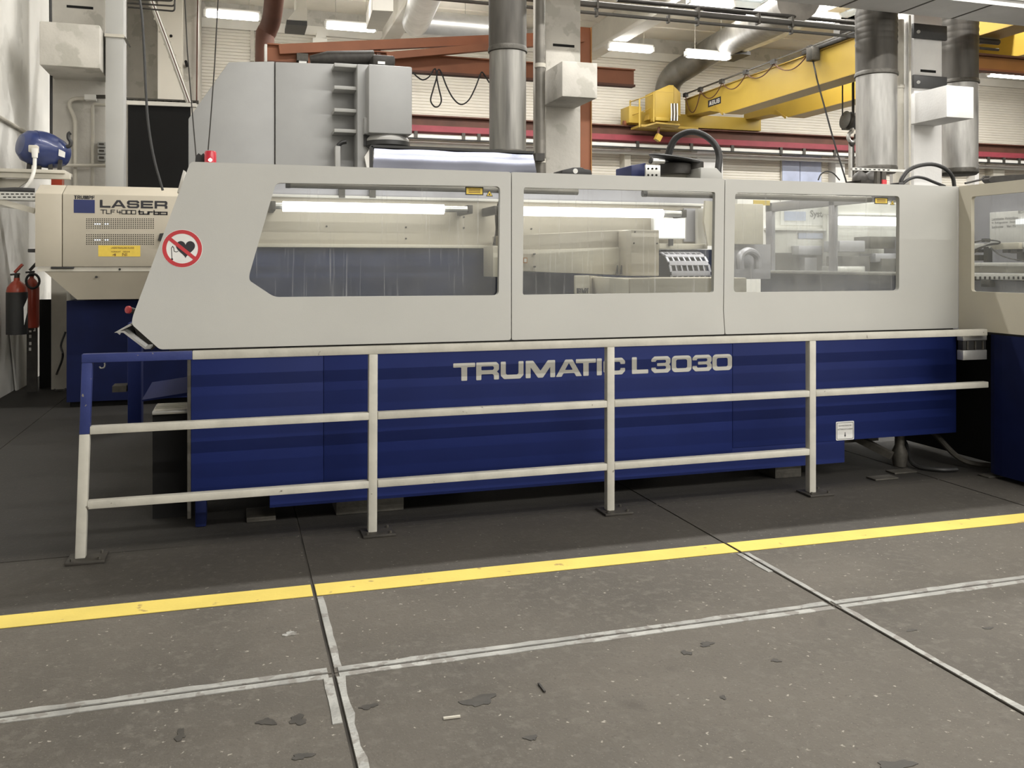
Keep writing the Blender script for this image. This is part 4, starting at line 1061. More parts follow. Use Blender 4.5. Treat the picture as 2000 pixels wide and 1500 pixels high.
# inside the wing
XI = XW+0.85
def wbx(name, px0, py0, px1, py1, X, d, m, bev=0.0, par=T):
    a = PX(px0, (py0+py1)/2, X); b = PX(px1, (py0+py1)/2, X)
    z1 = PX((px0+px1)/2, py0, X).z; z0 = PX((px0+px1)/2, py1, X).z
    return mk(name, MB().box(X, X+d, b.y, a.y, z0, z1), M[m], par, bev)
mk('wing_back', MB().box(XI+0.1, XI+0.13, YE+0.05, 6.6, ZB, ZT+0.1), M['lilac'], T)
bo = wbx('notice_board', 1933, 411, 2060, 478, XI+0.06, 0.03, 'signwhite', 0.003)
for (s_, px, py, wpx, hpx) in (('Laserschneiden Werkstoffdaten', 1937, 431, 52, 5), ('Nr. Auftragsnummer   Datum', 1937, 438.5, 46, 4.5), ('Stuecknummer      Wert / Min', 1937, 446, 47, 4.5), ('BEDIENUNG', 1989, 417, 30, 5)):
    a = PX(px, py, XI+0.059); b = PX(px+wpx, py, XI+0.059); dpt = (a-cam.location).length
    text('board_lettering', s_, M['inkgrey'], bo, a, (0,-1,0), ZD, a.y-b.y, hpx*dpt/FPX, 0.0, 0.001)
wbx('glow_label', 1983.5, 427.5, 2010, 437.5, XI+0.045, 0.012, 'screen', 0, bo)  # white label given the screen's glow, no light source itself
wbx('rail_upper', 1880, 474, 2060, 484, XI-0.15, 0.06, 'white', 0.004)
wbx('rail_block', 1935, 474, 1990, 487, XI-0.18, 0.05, 'cream2', 0.004)
wbx('rail_middle', 1880, 513, 2060, 520, XI-0.25, 0.1, 'white', 0.004)
wbx('rail_web', 1880, 520, 2060, 533, XI-0.2, 0.05, 'conduit')
wbx('rail_lower', 1880, 534, 2060, 547, XI-0.27, 0.05, 'white', 0.003)
for k in range(11):
    px = 1905 + k*9.3
    wbx('slot', px-1.8, 540, px+1.8, 545.5, XI-0.272, 0.004, 'dark')
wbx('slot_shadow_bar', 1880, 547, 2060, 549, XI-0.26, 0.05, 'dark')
wbx('clamp', 1915, 547, 1933, 560, XI-0.29, 0.06, 'steel_dark', 0.004)
wbx('bottom_sheet', 1880, 549, 2060, 585, XI-0.2, 0.02, 'lilac')
for (px0, py0, px1, py1, m_) in ((1903,487,1912,493,'dark'),(1921,482,1927,512,'dark'),(1902,498,1911,509,'dark'),(1958,486,1968,494,'steel_dark'),(1974,485,1986,495,'steel_dark'),(1986,492,1995,510,'dark'),(1917,466,1923,473,'dark')):
    wbx('clip_block', px0, py0, px1, py1, XI-0.17, 0.06, m_)
for cpts in ([(1897,500),(1905,488),(1925,480),(1950,476),(1950,471),(1925,469),(1897,474)], [(1935,484),(1950,496),(1970,504),(1995,509),(2010,510)], [(1897,512),(1903,494),(1930,478),(1952,475)]):
    mk('wing_cable', MB().tube(spline([PX(x, y, XI-0.2) for x, y in cpts], 5), 0.006, 6), M['dark'], T)

# ---- things mounted on top of the machine
Yt = 6.4
bc = mk('beacon_base', MB().lathe([(0.045,0),(0.045,0.02),(0.04,0.02)], (P(411,318,5.6).x, 5.6, ZT-0.005), n=20), M['cream'], T)
bz = P(411, 317, 5.6)
mk('beacon_lens', MB().lathe([(0.034,0.0),(0.034,0.02),(0.034,0.065),(0.030,0.074),(0.0,0.078)], (bz.x,5.6,ZT+0.014), n=24), M['beacon'], bc)
mk('beacon_bulb', MB().lathe([(0.003,0.0),(0.011,0.006),(0.011,0.014),(0.0,0.022)], (bz.x,5.6-0.033,ZT+0.022), n=12), M['bulb'], bc)
mk('beacon_cable_clamp', MB().prism([P(381,318,5.65), P(400,318,5.65), P(401,302,5.65), P(397,299,5.65), P(393,303,5.65), P(388,299,5.65), P(382,305,5.65)], (0,0.06,0)), M['black'], T)
# black motor cover and grey bits
mk('motor_cover', MB().prism([P(1096,342,Yt), P(1098,332,Yt), P(1112,329,Yt), P(1120,327,Yt), P(1138,327,Yt), P(1142,330,Yt), P(1155,332,Yt), P(1157,342,Yt)], (0,0.2,0)), M['black'], T, 0.006)
mk('motor_cover_badge', MB().lathe([(0.02,0),(0.02,0.004)], P(1124,334,Yt-0.003), (0,1,0), 16), M['alu'], T)
# dust extraction head with black pulley plates
hd = mk('head_cover', MB().prism([P(1233,345,6.3), P(1233,323,6.3), P(1262,318,6.3), P(1262,345,6.3)], (0,0.3,0)), M['navy'], T, 0.008)
bp_ = mk('hole_plate', MB().pbox(1261, 322, 1290, 346, 6.2, 0.02), M['alu'], T, 0.003)
for px in (1266, 1274, 1282):
    for py in (329.5, 342):
        q = P(px, py, 6.2); mk('hole', MB().cyl((q.x,6.196,q.z), (q.x,6.21,q.z), 0.008, n=10), M['blackm'], bp_)
q = P(1318, 309, 6.35)
mk('pulley_disc', MB().lathe([(0.05,-0.03),(0.20,-0.012),(0.21,0.0),(0.20,0.010),(0.04,0.012)], q, (0.12,-0.12,1), 30), M['black'], T)
mk('pulley_hub', MB().lathe([(0.13,-0.08),(0.13,0.0),(0.06,0.02)], q-Vector((0,0,0.05)), (0,0,1), 20), M['dark'], T)
mk('roller', MB().cyl(P(1273,314,6.25), P(1297,315,6.25), 0.020, n=14), M['alu'], T)
mk('roller_flange', MB().cyl(P(1270,313,6.25), P(1273,314,6.25), 0.026, n=14), M['black'], T)
mk('drive_casting', MB().prism([P(1290,332,6.35), P(1296,322,6.35), P(1330,318,6.35), P(1350,320,6.35), P(1362,330,6.35), P(1364,346,6.35), P(1345,346,6.35), P(1338,338,6.35), P(1318,335,6.35), P(1296,339,6.35)], (0,0.22,0)), M['dark'], T, 0.008)
mk('drive_drum', MB().lathe([(0.17,-0.1),(0.18,0.0),(0.17,0.03),(0.10,0.045)], P(1317,341,6.5), (0,0,1), 24), M['conduit'], T)
mk('drive_motor', MB().lathe([(0.055,0),(0.065,0.02),(0.065,0.12),(0.04,0.14)], P(1358,346,6.3), (0,0,1), 18), M['dark'], T)
mk('drive_plate', MB().pbox(1364, 327, 1368, 346, 6.3, 0.12), M['black'], T)
mk('drive_arm', MB().tube(arc_pts([P(1367,343,6.3), P(1376,343,6.3), P(1376,347,6.3)], 4, 0.01), 0.006, 6), M['black'], T)
mk('cable_cover', MB().prism([P(1368,352,6.1), P(1369,327,6.1), P(1400,328,6.1), P(1411,340,6.1), P(1412,352,6.1)], (0,0.3,0)), M['cream'], T, 0.006)
hose = spline([P(1302,325,6.7), P(1305,300,6.68), P(1317,273,6.65), P(1337,260,6.6), P(1358,258,6.55), P(1380,267,6.5), P(1397,284,6.46), P(1404,305,6.44), P(1402,332,6.4), P(1402,350,6.4)], 6)
mk('black_hose', MB().tube(hose, 0.026, 12), M['black'], T)
mk('hose_pair', MB().tube([p+Vector((0.05,0.06,0.012)) for p in hose], 0.018, 10), M['black'], T)
# hoses over the right end of the hood
mk('black_hose', MB().tube(spline([P(1758,362,5.75), P(1762,348,5.75), P(1775,332,5.75), P(1797,323,5.75), P(1822,321,5.75), P(1845,329,5.75), P(1860,345,5.75), P(1864,364,5.75)], 6), 0.016, 12), M['black'], T)
mk('black_hose', MB().tube(spline([P(1760,362,5.75), P(1772,352,5.75), P(1788,346,5.75), P(1805,348,5.75), P(1825,356,5.75), P(1845,364,5.8)], 6), 0.012, 10), M['black'], T)
mk('hose_clip', MB().box(P(1756,355,5.7).x, P(1766,355,5.7).x, 5.7, 5.8, ZT-0.01, ZT+0.05), M['black'], T, 0.005)
mk('black_hose', MB().tube(spline([P(1598,352,5.9), P(1603,341,5.9), P(1613,335,5.9), P(1627,338,5.9), P(1640,352,5.9)], 5), 0.005, 6), M['black'], T)
# chute tray at the left end
tr = P(262, 650, 5.6)
def trp(px, py): q = P(px, py, YH+0.06); return (q.x, q.z)
tp = [trp(254,634), trp(231,646), trp(231,649), trp(240,653), trp(232,649.5), trp(243,648), trp(284,680), trp(293,680)]
loops = stroke([trp(256,634), trp(229,648), trp(242,647.5), trp(284,679.5), trp(294,679)], 0.012)
pr = loops[0]
mk('chute_tray', MB().prism([(x, YH+0.05, z) for x, z in pr], (0, 1.4, 0)), M['alu'], T)
mk('chute_lip', MB().bar(P(229.5,648,YH+0.06), P(235,652.5,YH+0.06), 0.01, 0.01), M['alu'], T)
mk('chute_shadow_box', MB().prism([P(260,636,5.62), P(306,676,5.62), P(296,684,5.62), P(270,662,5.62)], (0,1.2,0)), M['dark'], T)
# red emergency knob at the left end
kn = P(252, 605, 6.3)
mk('knob_stem', MB().cyl(kn+Vector((0.06,0.02,-0.02)), kn, 0.02, n=12), M['black'], T)
mk('emergency_knob', MB().lathe([(0.018,-0.012),(0.026,0.0),(0.024,0.014),(0.0,0.02)], kn, (-0.7,-0.7,0.1), 16), M['red'], T)
# steps at the left end of the base
sa = P(297, 806, 5.75); sb = P(372, 806, 5.75)
st = mk('step_tread', MB().box(sa.x, sb.x+0.02, 5.75, 6.05, sa.z-0.015, sa.z+0.005), M['alu'], T, 0.003)
for k in range(5):
    y = 5.78+0.055*k; mk('tread_rib', MB().box(sa.x+0.01, sb.x, y, y+0.022, sa.z+0.004, sa.z+0.014), M['conduit'], st)
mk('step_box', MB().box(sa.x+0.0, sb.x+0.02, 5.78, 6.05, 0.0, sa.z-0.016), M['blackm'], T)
fp = P(277, 779, 6.3); fq = P(372, 765, 6.3)
mk('blue_flap', MB().prism([P(277,781,6.2), P(371,766,6.2), P(371,772,6.2), P(278,784,6.2)], (0.02,0.5,0.05)), M['blue'], T)
mk('base_column', MB().box(P(249,720,8.9).x, P(276,720,8.9).x, 8.9, 9.1, 0.0, 1.0), M['blue'], T, 0.01)
mk('base_column_foot', MB().pbox(219, 754, 247, 766, 8.9, 0.2), M['steel_dark'], T)
mk('eye_hook', MB().tube(spline([P(194,716,6.2), P(197,719,6.2), P(203,718,6.2), P(205,713,6.2), P(204,709,6.2)], 4), 0.005, 6), M['alu'], T)

# ================================================================== LASER CABINET
Yl = 10.2
L = thing('laser_cabinet', 'beige laser source cabinet with dark blue base at the left, behind the cutting machine', 'cabinet', (P(240,600,Yl).x, Yl+0.6, 0))
xl0 = P(68.5, 450, Yl).x; xl1 = P(430, 450, Yl).x; xls = P(121.5, 450, Yl).x
z0 = pz(521, 200, Yl); z1 = pz(380, 200, Yl); z2 = pz(365, 200, Yl+0.35)
def cab(x0, x1):
    return MB().prism([(x0,Yl,z0),(x0,Yl,z1),(x0,Yl+0.25,z2),(x0,Yl+1.2,z2),(x0,Yl+1.2,z0)], (x1-x0,0,0))
mk('cabinet_end', cab(xl0, xls-0.004), M['warmcream'], L, 0.006)
cb = mk('cabinet_front', cab(xls+0.004, xl1), M['warmcream'], L, 0.006)
zb1 = pz(530, 150, Yl)
mk('cabinet_rim', MB().box(xl0+0.02, xl1, Yl+0.01, Yl+1.1, zb1, z0-0.004), M['conduit'], L)
zs = pz(585, 180, Yl+0.1)
sx0, sx1 = P(86, 540, Yl).x, P(149, 585, Yl+0.05).x
mk('cabinet_skirt', MB().prism([(sx0,Yl+0.02,zb1),(xl1,Yl+0.02,zb1),(xl1,Yl+0.10,zs),(sx1,Yl+0.10,zs)], (0,0.9,0)), M['warmcream'], L)
mk('black_handle', MB().pbox(99, 521, 144, 525, Yl-0.01, 0.05), M['black'], L, 0.004)
mk('door_latch', MB().pbox(54, 486, 70, 493, Yl+0.1, 0.05), M['black'], L, 0.006)
mk('door_latch', MB().prism([P(308,470,Yl-0.03), P(312,456,Yl-0.03), P(322,455,Yl-0.03), P(322,470,Yl-0.03)], (0,0.03,0)), M['black'], L)
for px, py in ((234, 526), (188, 541)):
    q = P(px, py, Yl+0.01); mk('screw', MB().cyl((q.x,q.y-0.01,q.z), (q.x,q.y+0.05,q.z), 0.012, n=10), M['black'], L)
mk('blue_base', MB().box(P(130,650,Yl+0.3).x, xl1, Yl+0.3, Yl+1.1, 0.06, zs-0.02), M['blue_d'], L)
mk('base_plinth', MB().box(P(135,650,Yl+0.3).x, xl1, Yl+0.36, Yl+1.05, 0.0, 0.06), M['blackm'], L)
def ptext(s_, px0, py1, px1, py0, Y, m, par, bold, name='lettering'):
    a = P(px0, py1, Y); b = P(px1, py1, Y); h = P((px0+px1)/2, py0, Y).z - P((px0+px1)/2, py1, Y).z
    za_ = P((px0+px1)/2, py1, Y).z
    return text(name, s_, M[m], par, (a.x, Y, za_), XD, ZD, b.x-a.x, h, bold, 0.002)
a = P(144.5, 388.7, Yl-0.002); word('TRUMPF', (a.x, Yl-0.002, a.z), XD, P(185,388,Yl).x-a.x, P(165,382,Yl).z-a.z, M['ink'], cb)
mk('blue_logo_square', MB().pbox(144, 390, 185, 416, Yl-0.002, 0.003), M['navy'], cb)
lz0_, lz1_ = pz(406.5, 260, Yl), pz(391.5, 260, Yl)
letters([('L',195,216),('A',217,246),('S',248,272),('E',275,299),('R',302,327)], 399, Yl, lz0_, lz1_, M['ink'], cb, th=0.002)
# thin square lettering of the second line
def thin(ch):
    D = {'T': [[(0,1),(1,1)],[(.5,1),(.5,0)]], 'L': [[(0,1),(0,0),(1,0)]], 'F': [[(0,0),(0,1),(1,1)],[(0,.5),(.8,.5)]], '4': [[(0,1),(0,.4),(1,.4)],[(.75,.8),(.75,0)]],
         '0': [[(0,0),(0,1),(1,1),(1,0),(0,0)]], 't': [[(.2,1),(.2,0),(1,0)],[(0,.65),(.9,.65)]], 'u': [[(0,.65),(0,0),(1,0)],[(1,.65),(1,0)]], 'r': [[(0,0),(0,.65),(.9,.65)]],
         'b': [[(0,1),(0,0),(1,0),(1,.6),(0,.6)]], 'o': [[(0,0),(0,.62),(1,.62),(1,0),(0,0)]]}
    return D[ch]
a_z = pz(418, 265, Yl); hh = pz(411, 265, Yl)-a_z
for ch, a_, b_, lw in (('T',197,206,1),('L',208,214,1),('F',217,224,1),('4',229,236,1),('0',238,246,1),('0',248,256,1),('0',257,265,1),('t',271,278,1.6),('u',280,289,1.6),('r',291,298,1.6),('b',301,310,1.6),('o',313,326,1.6)):
    xa = P(a_, 414, Yl).x; wx = P(b_, 414, Yl).x-xa
    mb = MB()
    for pl_ in thin(ch):
        for k in range(len(pl_)-1):
            p, q = pl_[k], pl_[k+1]
            e = 0.004*lw
            x0, x1 = sorted((xa+p[0]*wx, xa+q[0]*wx)); zz0, zz1 = sorted((a_z+p[1]*hh, a_z+q[1]*hh))
            mb.box(x0-e, x1+e, Yl-0.002, Yl, zz0-e, zz1+e)
    mk('lettering', mb, M['ink'], cb)
for (y0_, y1_) in ((427.5, 445.5), (458.5, 477)):
    mb = MB()
    for i in range(31):
        for j in range(6):
            px = 169.5 + i*4.33; py = y0_ + (y1_-y0_)*j/5
            q = P(px, py, Yl); r = 0.0052
            mb.box(q.x-r, q.x+r, Yl-0.002, Yl+0.004, q.z-r*0.9, q.z+r*0.9)
    tag(mk('vent_holes', mb, M['blackm'], cb), kind='stuff')
    ym = (y0_+y1_)/2 + 1
    for px in (186, 190.5, 195, 206, 210.5):
        q = P(px, ym, Yl); mk('indicator_light', MB().box(q.x-0.0055, q.x+0.0055, Yl-0.0035, Yl-0.001, q.z-0.005, q.z+0.005), M['led'], cb)
yp = mk('yellow_plate', MB().pbox(192, 479.5, 274, 501, Yl-0.003, 0.004), M['signyellow'], cb)
for (s_, x0, y1, x1, y0) in (('LASERSTRAHLUNG KLASSE', 217, 486, 262, 482), ('VORSICHT', 217, 493, 236, 490), ('GEFAHR', 240, 493, 254, 490), ('4', 219, 500, 227, 495), ('NI', 239, 500, 248, 494)):
    ptext(s_, x0, y1, x1, y0, Yl-0.0035, 'brown', yp, 0.0, 'plate_lettering')

# ================================================================== LEFT SIDE
# white cable riser in front of the left column
t = thing('cable_riser', 'light grey square cable riser with a strap, standing before the left column', 'duct', P(227, 360, 11.9))
a = P(206, 200, 11.9); b = P(241.5, 200, 11.9)
mk('riser', MB().box(a.x, b.x, 11.9, 12.2, 0, ZC), M['grey_l'], t, 0.006)
mk('strap', MB().box(a.x-0.01, b.x+0.01, 11.88, 12.22, pz(73, 224, 11.9), pz(67, 224, 11.9)), M['conduit'], t)
mk('strap_tail', MB().bar(P(243, 72, 11.92), P(254, 92, 11.92), 0.02, 0.02), M['steel_dark'], t)
# conduits and boxes on the left column
t = thing('conduit_run', 'pale bent conduit rising from a junction box on the left column', 'conduit', P(147, 360, 12.4))
mk('conduit', MB().tube(arc_pts([P(147,365,12.42), P(147,232,12.42), P(135,208,12.42), P(137,196,12.42), P(150,192,12.42), P(165,193,12.42)], 5, 0.1), 0.025, 10), M['conduit'], t)
mk('junction_box', MB().pbox(164, 184, 187, 195, 12.36, 0.13), M['white'], t, 0.008)
mk('conduit', MB().tube([P(187,189,12.42), P(206,189,12.42)], 0.025, 8), M['steel_dark'], t)
t = thing('conduit_run', 'thin pale conduit with an elbow beside the switches on the left column', 'conduit', P(181, 360, 12.4))
mk('conduit', MB().tube(arc_pts([P(181,365,12.43), P(181,204,12.43), P(206,205,12.43)], 4, 0.03), 0.02, 8), M['conduit'], t)
one('horizontal_conduit', MB().tube([P(112,323,12.35), P(212,323.5,12.35)], 0.022, 8), M['conduit'], 'grey horizontal conduit crossing the left column', 'conduit')
for i, (y0_, y1_) in enumerate(((277, 287), (290, 300), (303, 314))):
    t = thing('wall_switch', ['upper grey wall switch on the left column', 'middle grey wall switch on the left column', 'lower grey wall switch on the left column'][i], 'switch', P(197, y1_, 12.4), 'wall switches on the left column')
    mk('switch_box', MB().pbox(190.5, y0_, 206, y1_, 12.4, 0.1), M['grey_l'], t, 0.006)
    mk('rocker', MB().pbox(193, y0_+2.5, 203, y1_-4, 12.39, 0.02), M['steel_dark'], t)
one('black_cable', MB().tube([P(98.5,0,12.3), P(100,150,12.3), P(100,270,12.3)], 0.018, 6), M['black'], 'black cable running down the left edge of the left column', 'cable')
one('black_cable', MB().tube(spline([P(266,-30,9.8), P(276,18,9.8), P(281,90,9.8), P(285,180,9.8), P(290,245,9.8), P(301,310,9.8), P(318,372,9.8)], 6), 0.014, 6), M['black'], 'thick black cable hanging down past the dark doorway', 'cable')
one('thin_rope', MB().tube([P(360,-20,5.62), P(366,100,5.62), P(374,200,5.62), P(383,306,5.62)], 0.004, 6), M['dark'], 'thin dark cord running up from the black clamp by the beacon', 'cord')
one('thin_rope', MB().tube([P(427,-20,5.6), P(419,130,5.6), P(411,240,5.6), P(406.5,293,5.6)], 0.004, 6), M['dark'], 'thin dark cord running up from the red beacon', 'cord')
# sloping cable tray with cables
t = thing('cable_ladder', 'pale sloping cable ladder carrying cables down to the dark doorway', 'tray', P(330, 100, 15.5))
lad0, lad1 = P(292, 0, 15.5), P(372, 200, 15.5)
for dx in (-4, 5):
    mk('side_rail', MB().bar(P(292+dx, -10, 15.5), P(369+dx, 200, 15.5), 0.03, 0.03), M['conduit'], t)
for k, dx in enumerate((-1.5, 0.5, 2.5)):
    mk('tray_cable', MB().tube([P(292+dx, -10, 15.46), P(330+dx, 92, 15.46), P(369+dx, 200, 15.46)], 0.014, 6), M['white'] if k != 1 else M['brown'], t)
for k in range(8):
    f = 0.06+k*0.125; q0 = P(286+f*78, f*200, 15.52); q1 = P(300+f*78, f*200-5, 15.52)
    mk('rung', MB().bar(q0, q1, 0.02, 0.025), M['conduit'], t)
t = thing('pipe_loop', 'dark thin pipe loops at the top beside the cable riser', 'pipe', P(300, 10, 12.6))
for k, (xe, ye) in enumerate(((341, 22), (341, 12), (337, 2))):
    mk('pipe', MB().tube(arc_pts([P(249, ye-8+ (k*2), 12.6), P(xe, ye, 12.6), P(xe+1, ye-40, 12.6)], 5, 0.04), 0.012, 6), M['dark'], t)
# blue motor on a wall shelf
Ym = 11.4
mc = P(84, 293, Ym)
t = thing('blue_motor', 'blue electric motor with a pale hose on a wall shelf at the left', 'motor', P(84, 330, Ym))
axd = Vector((0.80, 0.55, -0.16)).normalized()
mk('housing', MB().lathe([(0.04,-0.27),(0.12,-0.255),(0.175,-0.20),(0.20,-0.10),(0.205,0.0),(0.195,0.10),(0.165,0.20),(0.12,0.27),(0.04,0.29)], mc, axd, 28), M['motor'], t)
mk('dark_band', MB().lathe([(0.196,-0.125),(0.2065,-0.06),(0.2075,0.0),(0.20,0.075)], mc+Vector((0,0,0.004)), axd, 28), M['motor'], t)
mk('terminal_box', MB().pbox(55, 283, 73, 297, Ym-0.32, 0.2), M['conduit'], t, 0.01)
mk('hose_fitting', MB().cyl(P(68,308,Ym-0.34), P(68,290,Ym-0.34), 0.03, 0.036, 12), M['white'], t)
mk('hose', MB().tube(spline([P(68,306,Ym-0.34), P(67,330,Ym-0.36), P(61,350,Ym-0.4), P(46,372,Ym-0.4)], 5), 0.02, 8), M['white'], t)
mk('rating_plate', MB().prism([P(114,304,Ym-0.12), P(115,291,Ym-0.12), P(127,297,Ym-0.12), P(126,308,Ym-0.12)], (0.0,0.02,0)), M['signwhite'], t)
mk('crank_handle', MB().tube(spline([P(127,287,Ym), P(136,285,Ym), P(138,277,Ym), P(134,270,Ym), P(134,262,Ym), P(138,259,Ym)], 4), 0.022, 8), M['black'], t)
for px in (56, 76, 98, 116):
    mk('foot', MB().bar(P(px+2, 312, Ym-0.05), P(px, 334, Ym-0.05), 0.05, 0.04), M['dark'], t)
t = thing('wall_shelf', 'pale steel wall shelf carrying the blue motor', 'shelf', P(75, 345, Ym))
zq = pz(334, 80, Ym-0.05)
mk('shelf_board', MB().box(XL, P(128,340,Ym-0.2).x, Ym-0.25, Ym+0.25, zq-0.04, zq), M['conduit'], t, 0.004)
mk('support_rail', MB().box(XL, P(137,345,Ym-0.2).x, Ym-0.22, Ym-0.14, zq-0.10, zq-0.042), M['conduit'], t, 0.004)
mk('wall_bracket', MB().prism([(XL, Ym-0.1, zq-0.1), (XL, Ym-0.1, zq-0.38), (XL+0.35, Ym-0.1, zq-0.1)], (0,0.04,0)), M['conduit'], t)
mk('wall_upright', MB().box(XL, XL+0.05, Ym-0.28, Ym-0.2, zq-0.42, zq+0.18), M['white'], t)
one('socket_box', MB().pbox(100, 349, 121, 362, 11.9, 0.15), M['exred'], 'small red and black socket box below the motor shelf', 'socket')
one('wall_conduit', MB().tube([PX(-5, 226, XL+0.03), PX(58, 263, XL+0.03)], 0.022, 8), M['conduit'], 'pale conduit sloping along the left wall towards the blue motor', 'conduit')
# perforated cable tray left of the laser cabinet
t = thing('cable_tray', 'perforated grey cable tray holding black cables, left of the laser cabinet', 'tray', P(30, 390, 10.6))
a = P(-30, 380, 10.6); b = P(68, 380, 10.6); za_ = pz(390, 30, 10.6)
mk('tray_side', MB().box(a.x, b.x, 10.6, 10.61, za_, pz(375, 30, 10.6)), M['alu'], t)
mk('tray_floor', MB().box(a.x, b.x, 10.61, 10.9, za_, za_+0.012), M['alu'], t)
mk('support_arm', MB().bar(P(-5, 392, 10.65), P(68, 412, 10.65), 0.05, 0.06), M['conduit'], t)
mk('white_plate', MB().prism([P(-5,393,10.7), P(32,398,10.7), P(32,408,10.7), P(-5,404,10.7)], (0,0.02,0)), M['white'], t)
for k in range(7):
    for j in range(2):
        px = 5+k*9.5+j*4; py = 379+j*6
        mk('slot', MB().pbox(px-3, py-1, px+3, py+1, 10.597, 0.004), M['blackm'], t)
for k in range(3):
    mk('tray_cable', MB().tube([P(-20,373+k*2,10.7), P(30,371+k*2,10.72), P(68,373+k*1.5,10.75)], 0.03, 8), M['black'], t)
# fire extinguishers
def extinguisher(px, pyt, pyb, Y, lab, black_body, r=0.098):
    c_ = P(px, pyb, Y); H = P(px, pyt, Y).z - c_.z
    t = thing('fire_extinguisher', lab, 'extinguisher', c_, 'fire extinguishers on the left wall')
    mk('cylinder', MB().lathe([(r*0.9,0),(r,0.02),(r,H*0.80),(r*0.93,H*0.87),(r*0.62,H*0.95),(r*0.3,H),(r*0.28,H+0.03)], c_, (0,0,1), 24), M['exred'], t)
    if black_body: mk('black_shell', MB().lathe([(r*1.02,-0.005),(r*1.03,0.0),(r*1.03,H*0.78),(r*1.0,H*0.785)], c_, (0,0,1), 24), M['black'], t)  # black outer shell over the cylinder below its dome
    top = c_+Vector((0,0,H+0.02))
    mk('valve', MB().cyl(top, top+Vector((0,0,0.06)), 0.028, n=12), M['dark'], t)
    mk('lever', MB().bar(top+Vector((-0.02,0,0.07)), top+Vector((0.06,-0.02,0.16)), 0.03, 0.025), M['black'] if not black_body else M['exred'], t)
    mk('carry_handle', MB().bar(top+Vector((-0.06,0,0.045)), top+Vector((0.03,-0.02,0.055)), 0.03, 0.02), M['black'], t)
    return t, c_, H
e1, c_, H = extinguisher(33, 548, 652, 11.0, 'fire extinguisher with black lower body and red dome on the left wall', True, 0.105)
mk('label', MB().prism([P(46,600,10.9), P(54,582,10.9), P(53,610,10.9), P(47,635,10.9)], (0,0.01,0)), M['signwhite'], e1)
e2, c_, H = extinguisher(62, 543, 640, 11.55, 'plain red fire extinguisher with a black hose loop, behind the black bodied one', False, 0.08)
mk('hose_loop', MB().tube([P(64+13*math.cos(a*math.pi/10), 549+14*math.sin(a*math.pi/10), 11.44) for a in range(20)], 0.014, 8, True), M['black'], e2)
mk('bracket', MB().bar(P(62,560,11.7), P(62,645,11.7), 0.05, 0.03), M['dark'], e2)
one('wall_plate', MB().prism([PX(18,648,XL+0.02), PX(49,648,XL+0.02), PX(49,756,XL+0.02), PX(30,768,XL+0.02)], (0.02,0,0)), M['white'], 'pale metal cover plate on the left wall below the extinguisher', 'plate')
t = thing('slotted_strut', 'dark slotted strut with square holes below the red extinguisher', 'strut', P(62, 740, 11.9))
mk('strut', MB().box(P(52,700,11.95).x, P(72,700,11.95).x, 11.95, 12.0, 0, P(62,640,11.95).z), M['dark'], t)
for px, py in ((59,646),(67,644),(59,657),(59,671),(58.5,682)):
    mk('hole', MB().pbox(px-2.2, py-3, px+2.2, py+3, 11.945, 0.006), M['white'], t)
one('grey_stand', MB().pbox(100, 540, 130, 762, 12.1, 0.3), M['conduit'], 'narrow grey stand between the extinguishers and the blue cabinet base', 'stand')
one('leaning_board', MB().box(P(77,600,12.3).x, P(100,600,12.3).x, 12.3, 12.36, 0, P(88,585,12.3).z), M['blackm'], 'black board leaning beside the slotted strut', 'board')
one('floor_cable', MB().tube(spline([P(128,648,11.0), P(119,675,11.0), P(122,700,11.0), PZ(104,748), PZ(108,762), PZ(122,764), PZ(132,756)], 6), 0.012, 6), M['black'], 'black cable coiled on the floor beside the blue cabinet base', 'cable')

# ================================================================== GREY MACHINE TOOL
Yg = 12.75
G = thing('grey_machine_tool', 'tall grey machine tool with ribbed column behind the cutting machine', 'machine', (P(560,200,Yg).x, Yg+0.8, 0))
def gp(lst, d, Y=Yg): return MB().prism([P(x, y, Y) for x, y in lst], (0, d, 0))
def down(lst): return lst
zf = 0.0
def wallpoly(pts, px0, px1, Y):
    a = P(px0, 300, Y); b = P(px1, 300, Y)
    return [(b.x, Y, 0), (a.x, Y, 0)] + [tuple(P(x, y, Y)) for x, y in pts]
mk('left_guard', MB().prism(wallpoly([(368,232),(447,121),(536,120)], 368, 536, Yg), (0,1.5,0)), M['grey'], G, 0.012)
mk('middle_panel', MB().prism(wallpoly([(538,121),(700,126)], 538, 700, Yg-0.03), (0,1.5,0)), M['grey'], G, 0.012)
mk('panel_gap', MB().box(P(535,300,Yg).x, P(539,300,Yg).x, Yg+0.02, Yg+0.1, 0, P(537,121,Yg).z), M['dark'], G)
mk('column_flange', MB().prism(wallpoly([(698,125),(722,126)], 698, 722, Yg-0.45), (0,0.42,0)), M['grey'], G, 0.01)
hz0 = pz(262, 762, Yg-0.9)
mk('spindle_head', MB().box(P(720,200,Yg-0.75).x, P(805,200,Yg-0.75).x, Yg-0.75, Yg+0.4, pz(261,762,Yg-0.75), pz(127.5,762,Yg-0.75)), M['grey'], G, 0.02)
mk('head_step', MB().pbox(712, 229, 722, 261, Yg-0.6, 0.4), M['grey'], G, 0.004)
for y in (128, 172, 216, 256):
    rb = mk('column_rib', MB().pbox(653, y-4, 699, y+3, Yg-0.35, 0.33), M['grey_l'], G, 0.006)
    q = P(695, y+14, Yg-0.05); mk('rib_bolt', MB().cyl((q.x,q.y-0.03,q.z), (q.x,q.y+0.03,q.z), 0.028, n=10), M['alu'], rb)
sc0 = P(757, 274, Yg-0.45)
mk('spindle_cone', MB().lathe([(0.22,0.10),(0.30,0.0),(0.30,-0.03)], sc0, (0,0,1), 30), M['grey_l'], G)
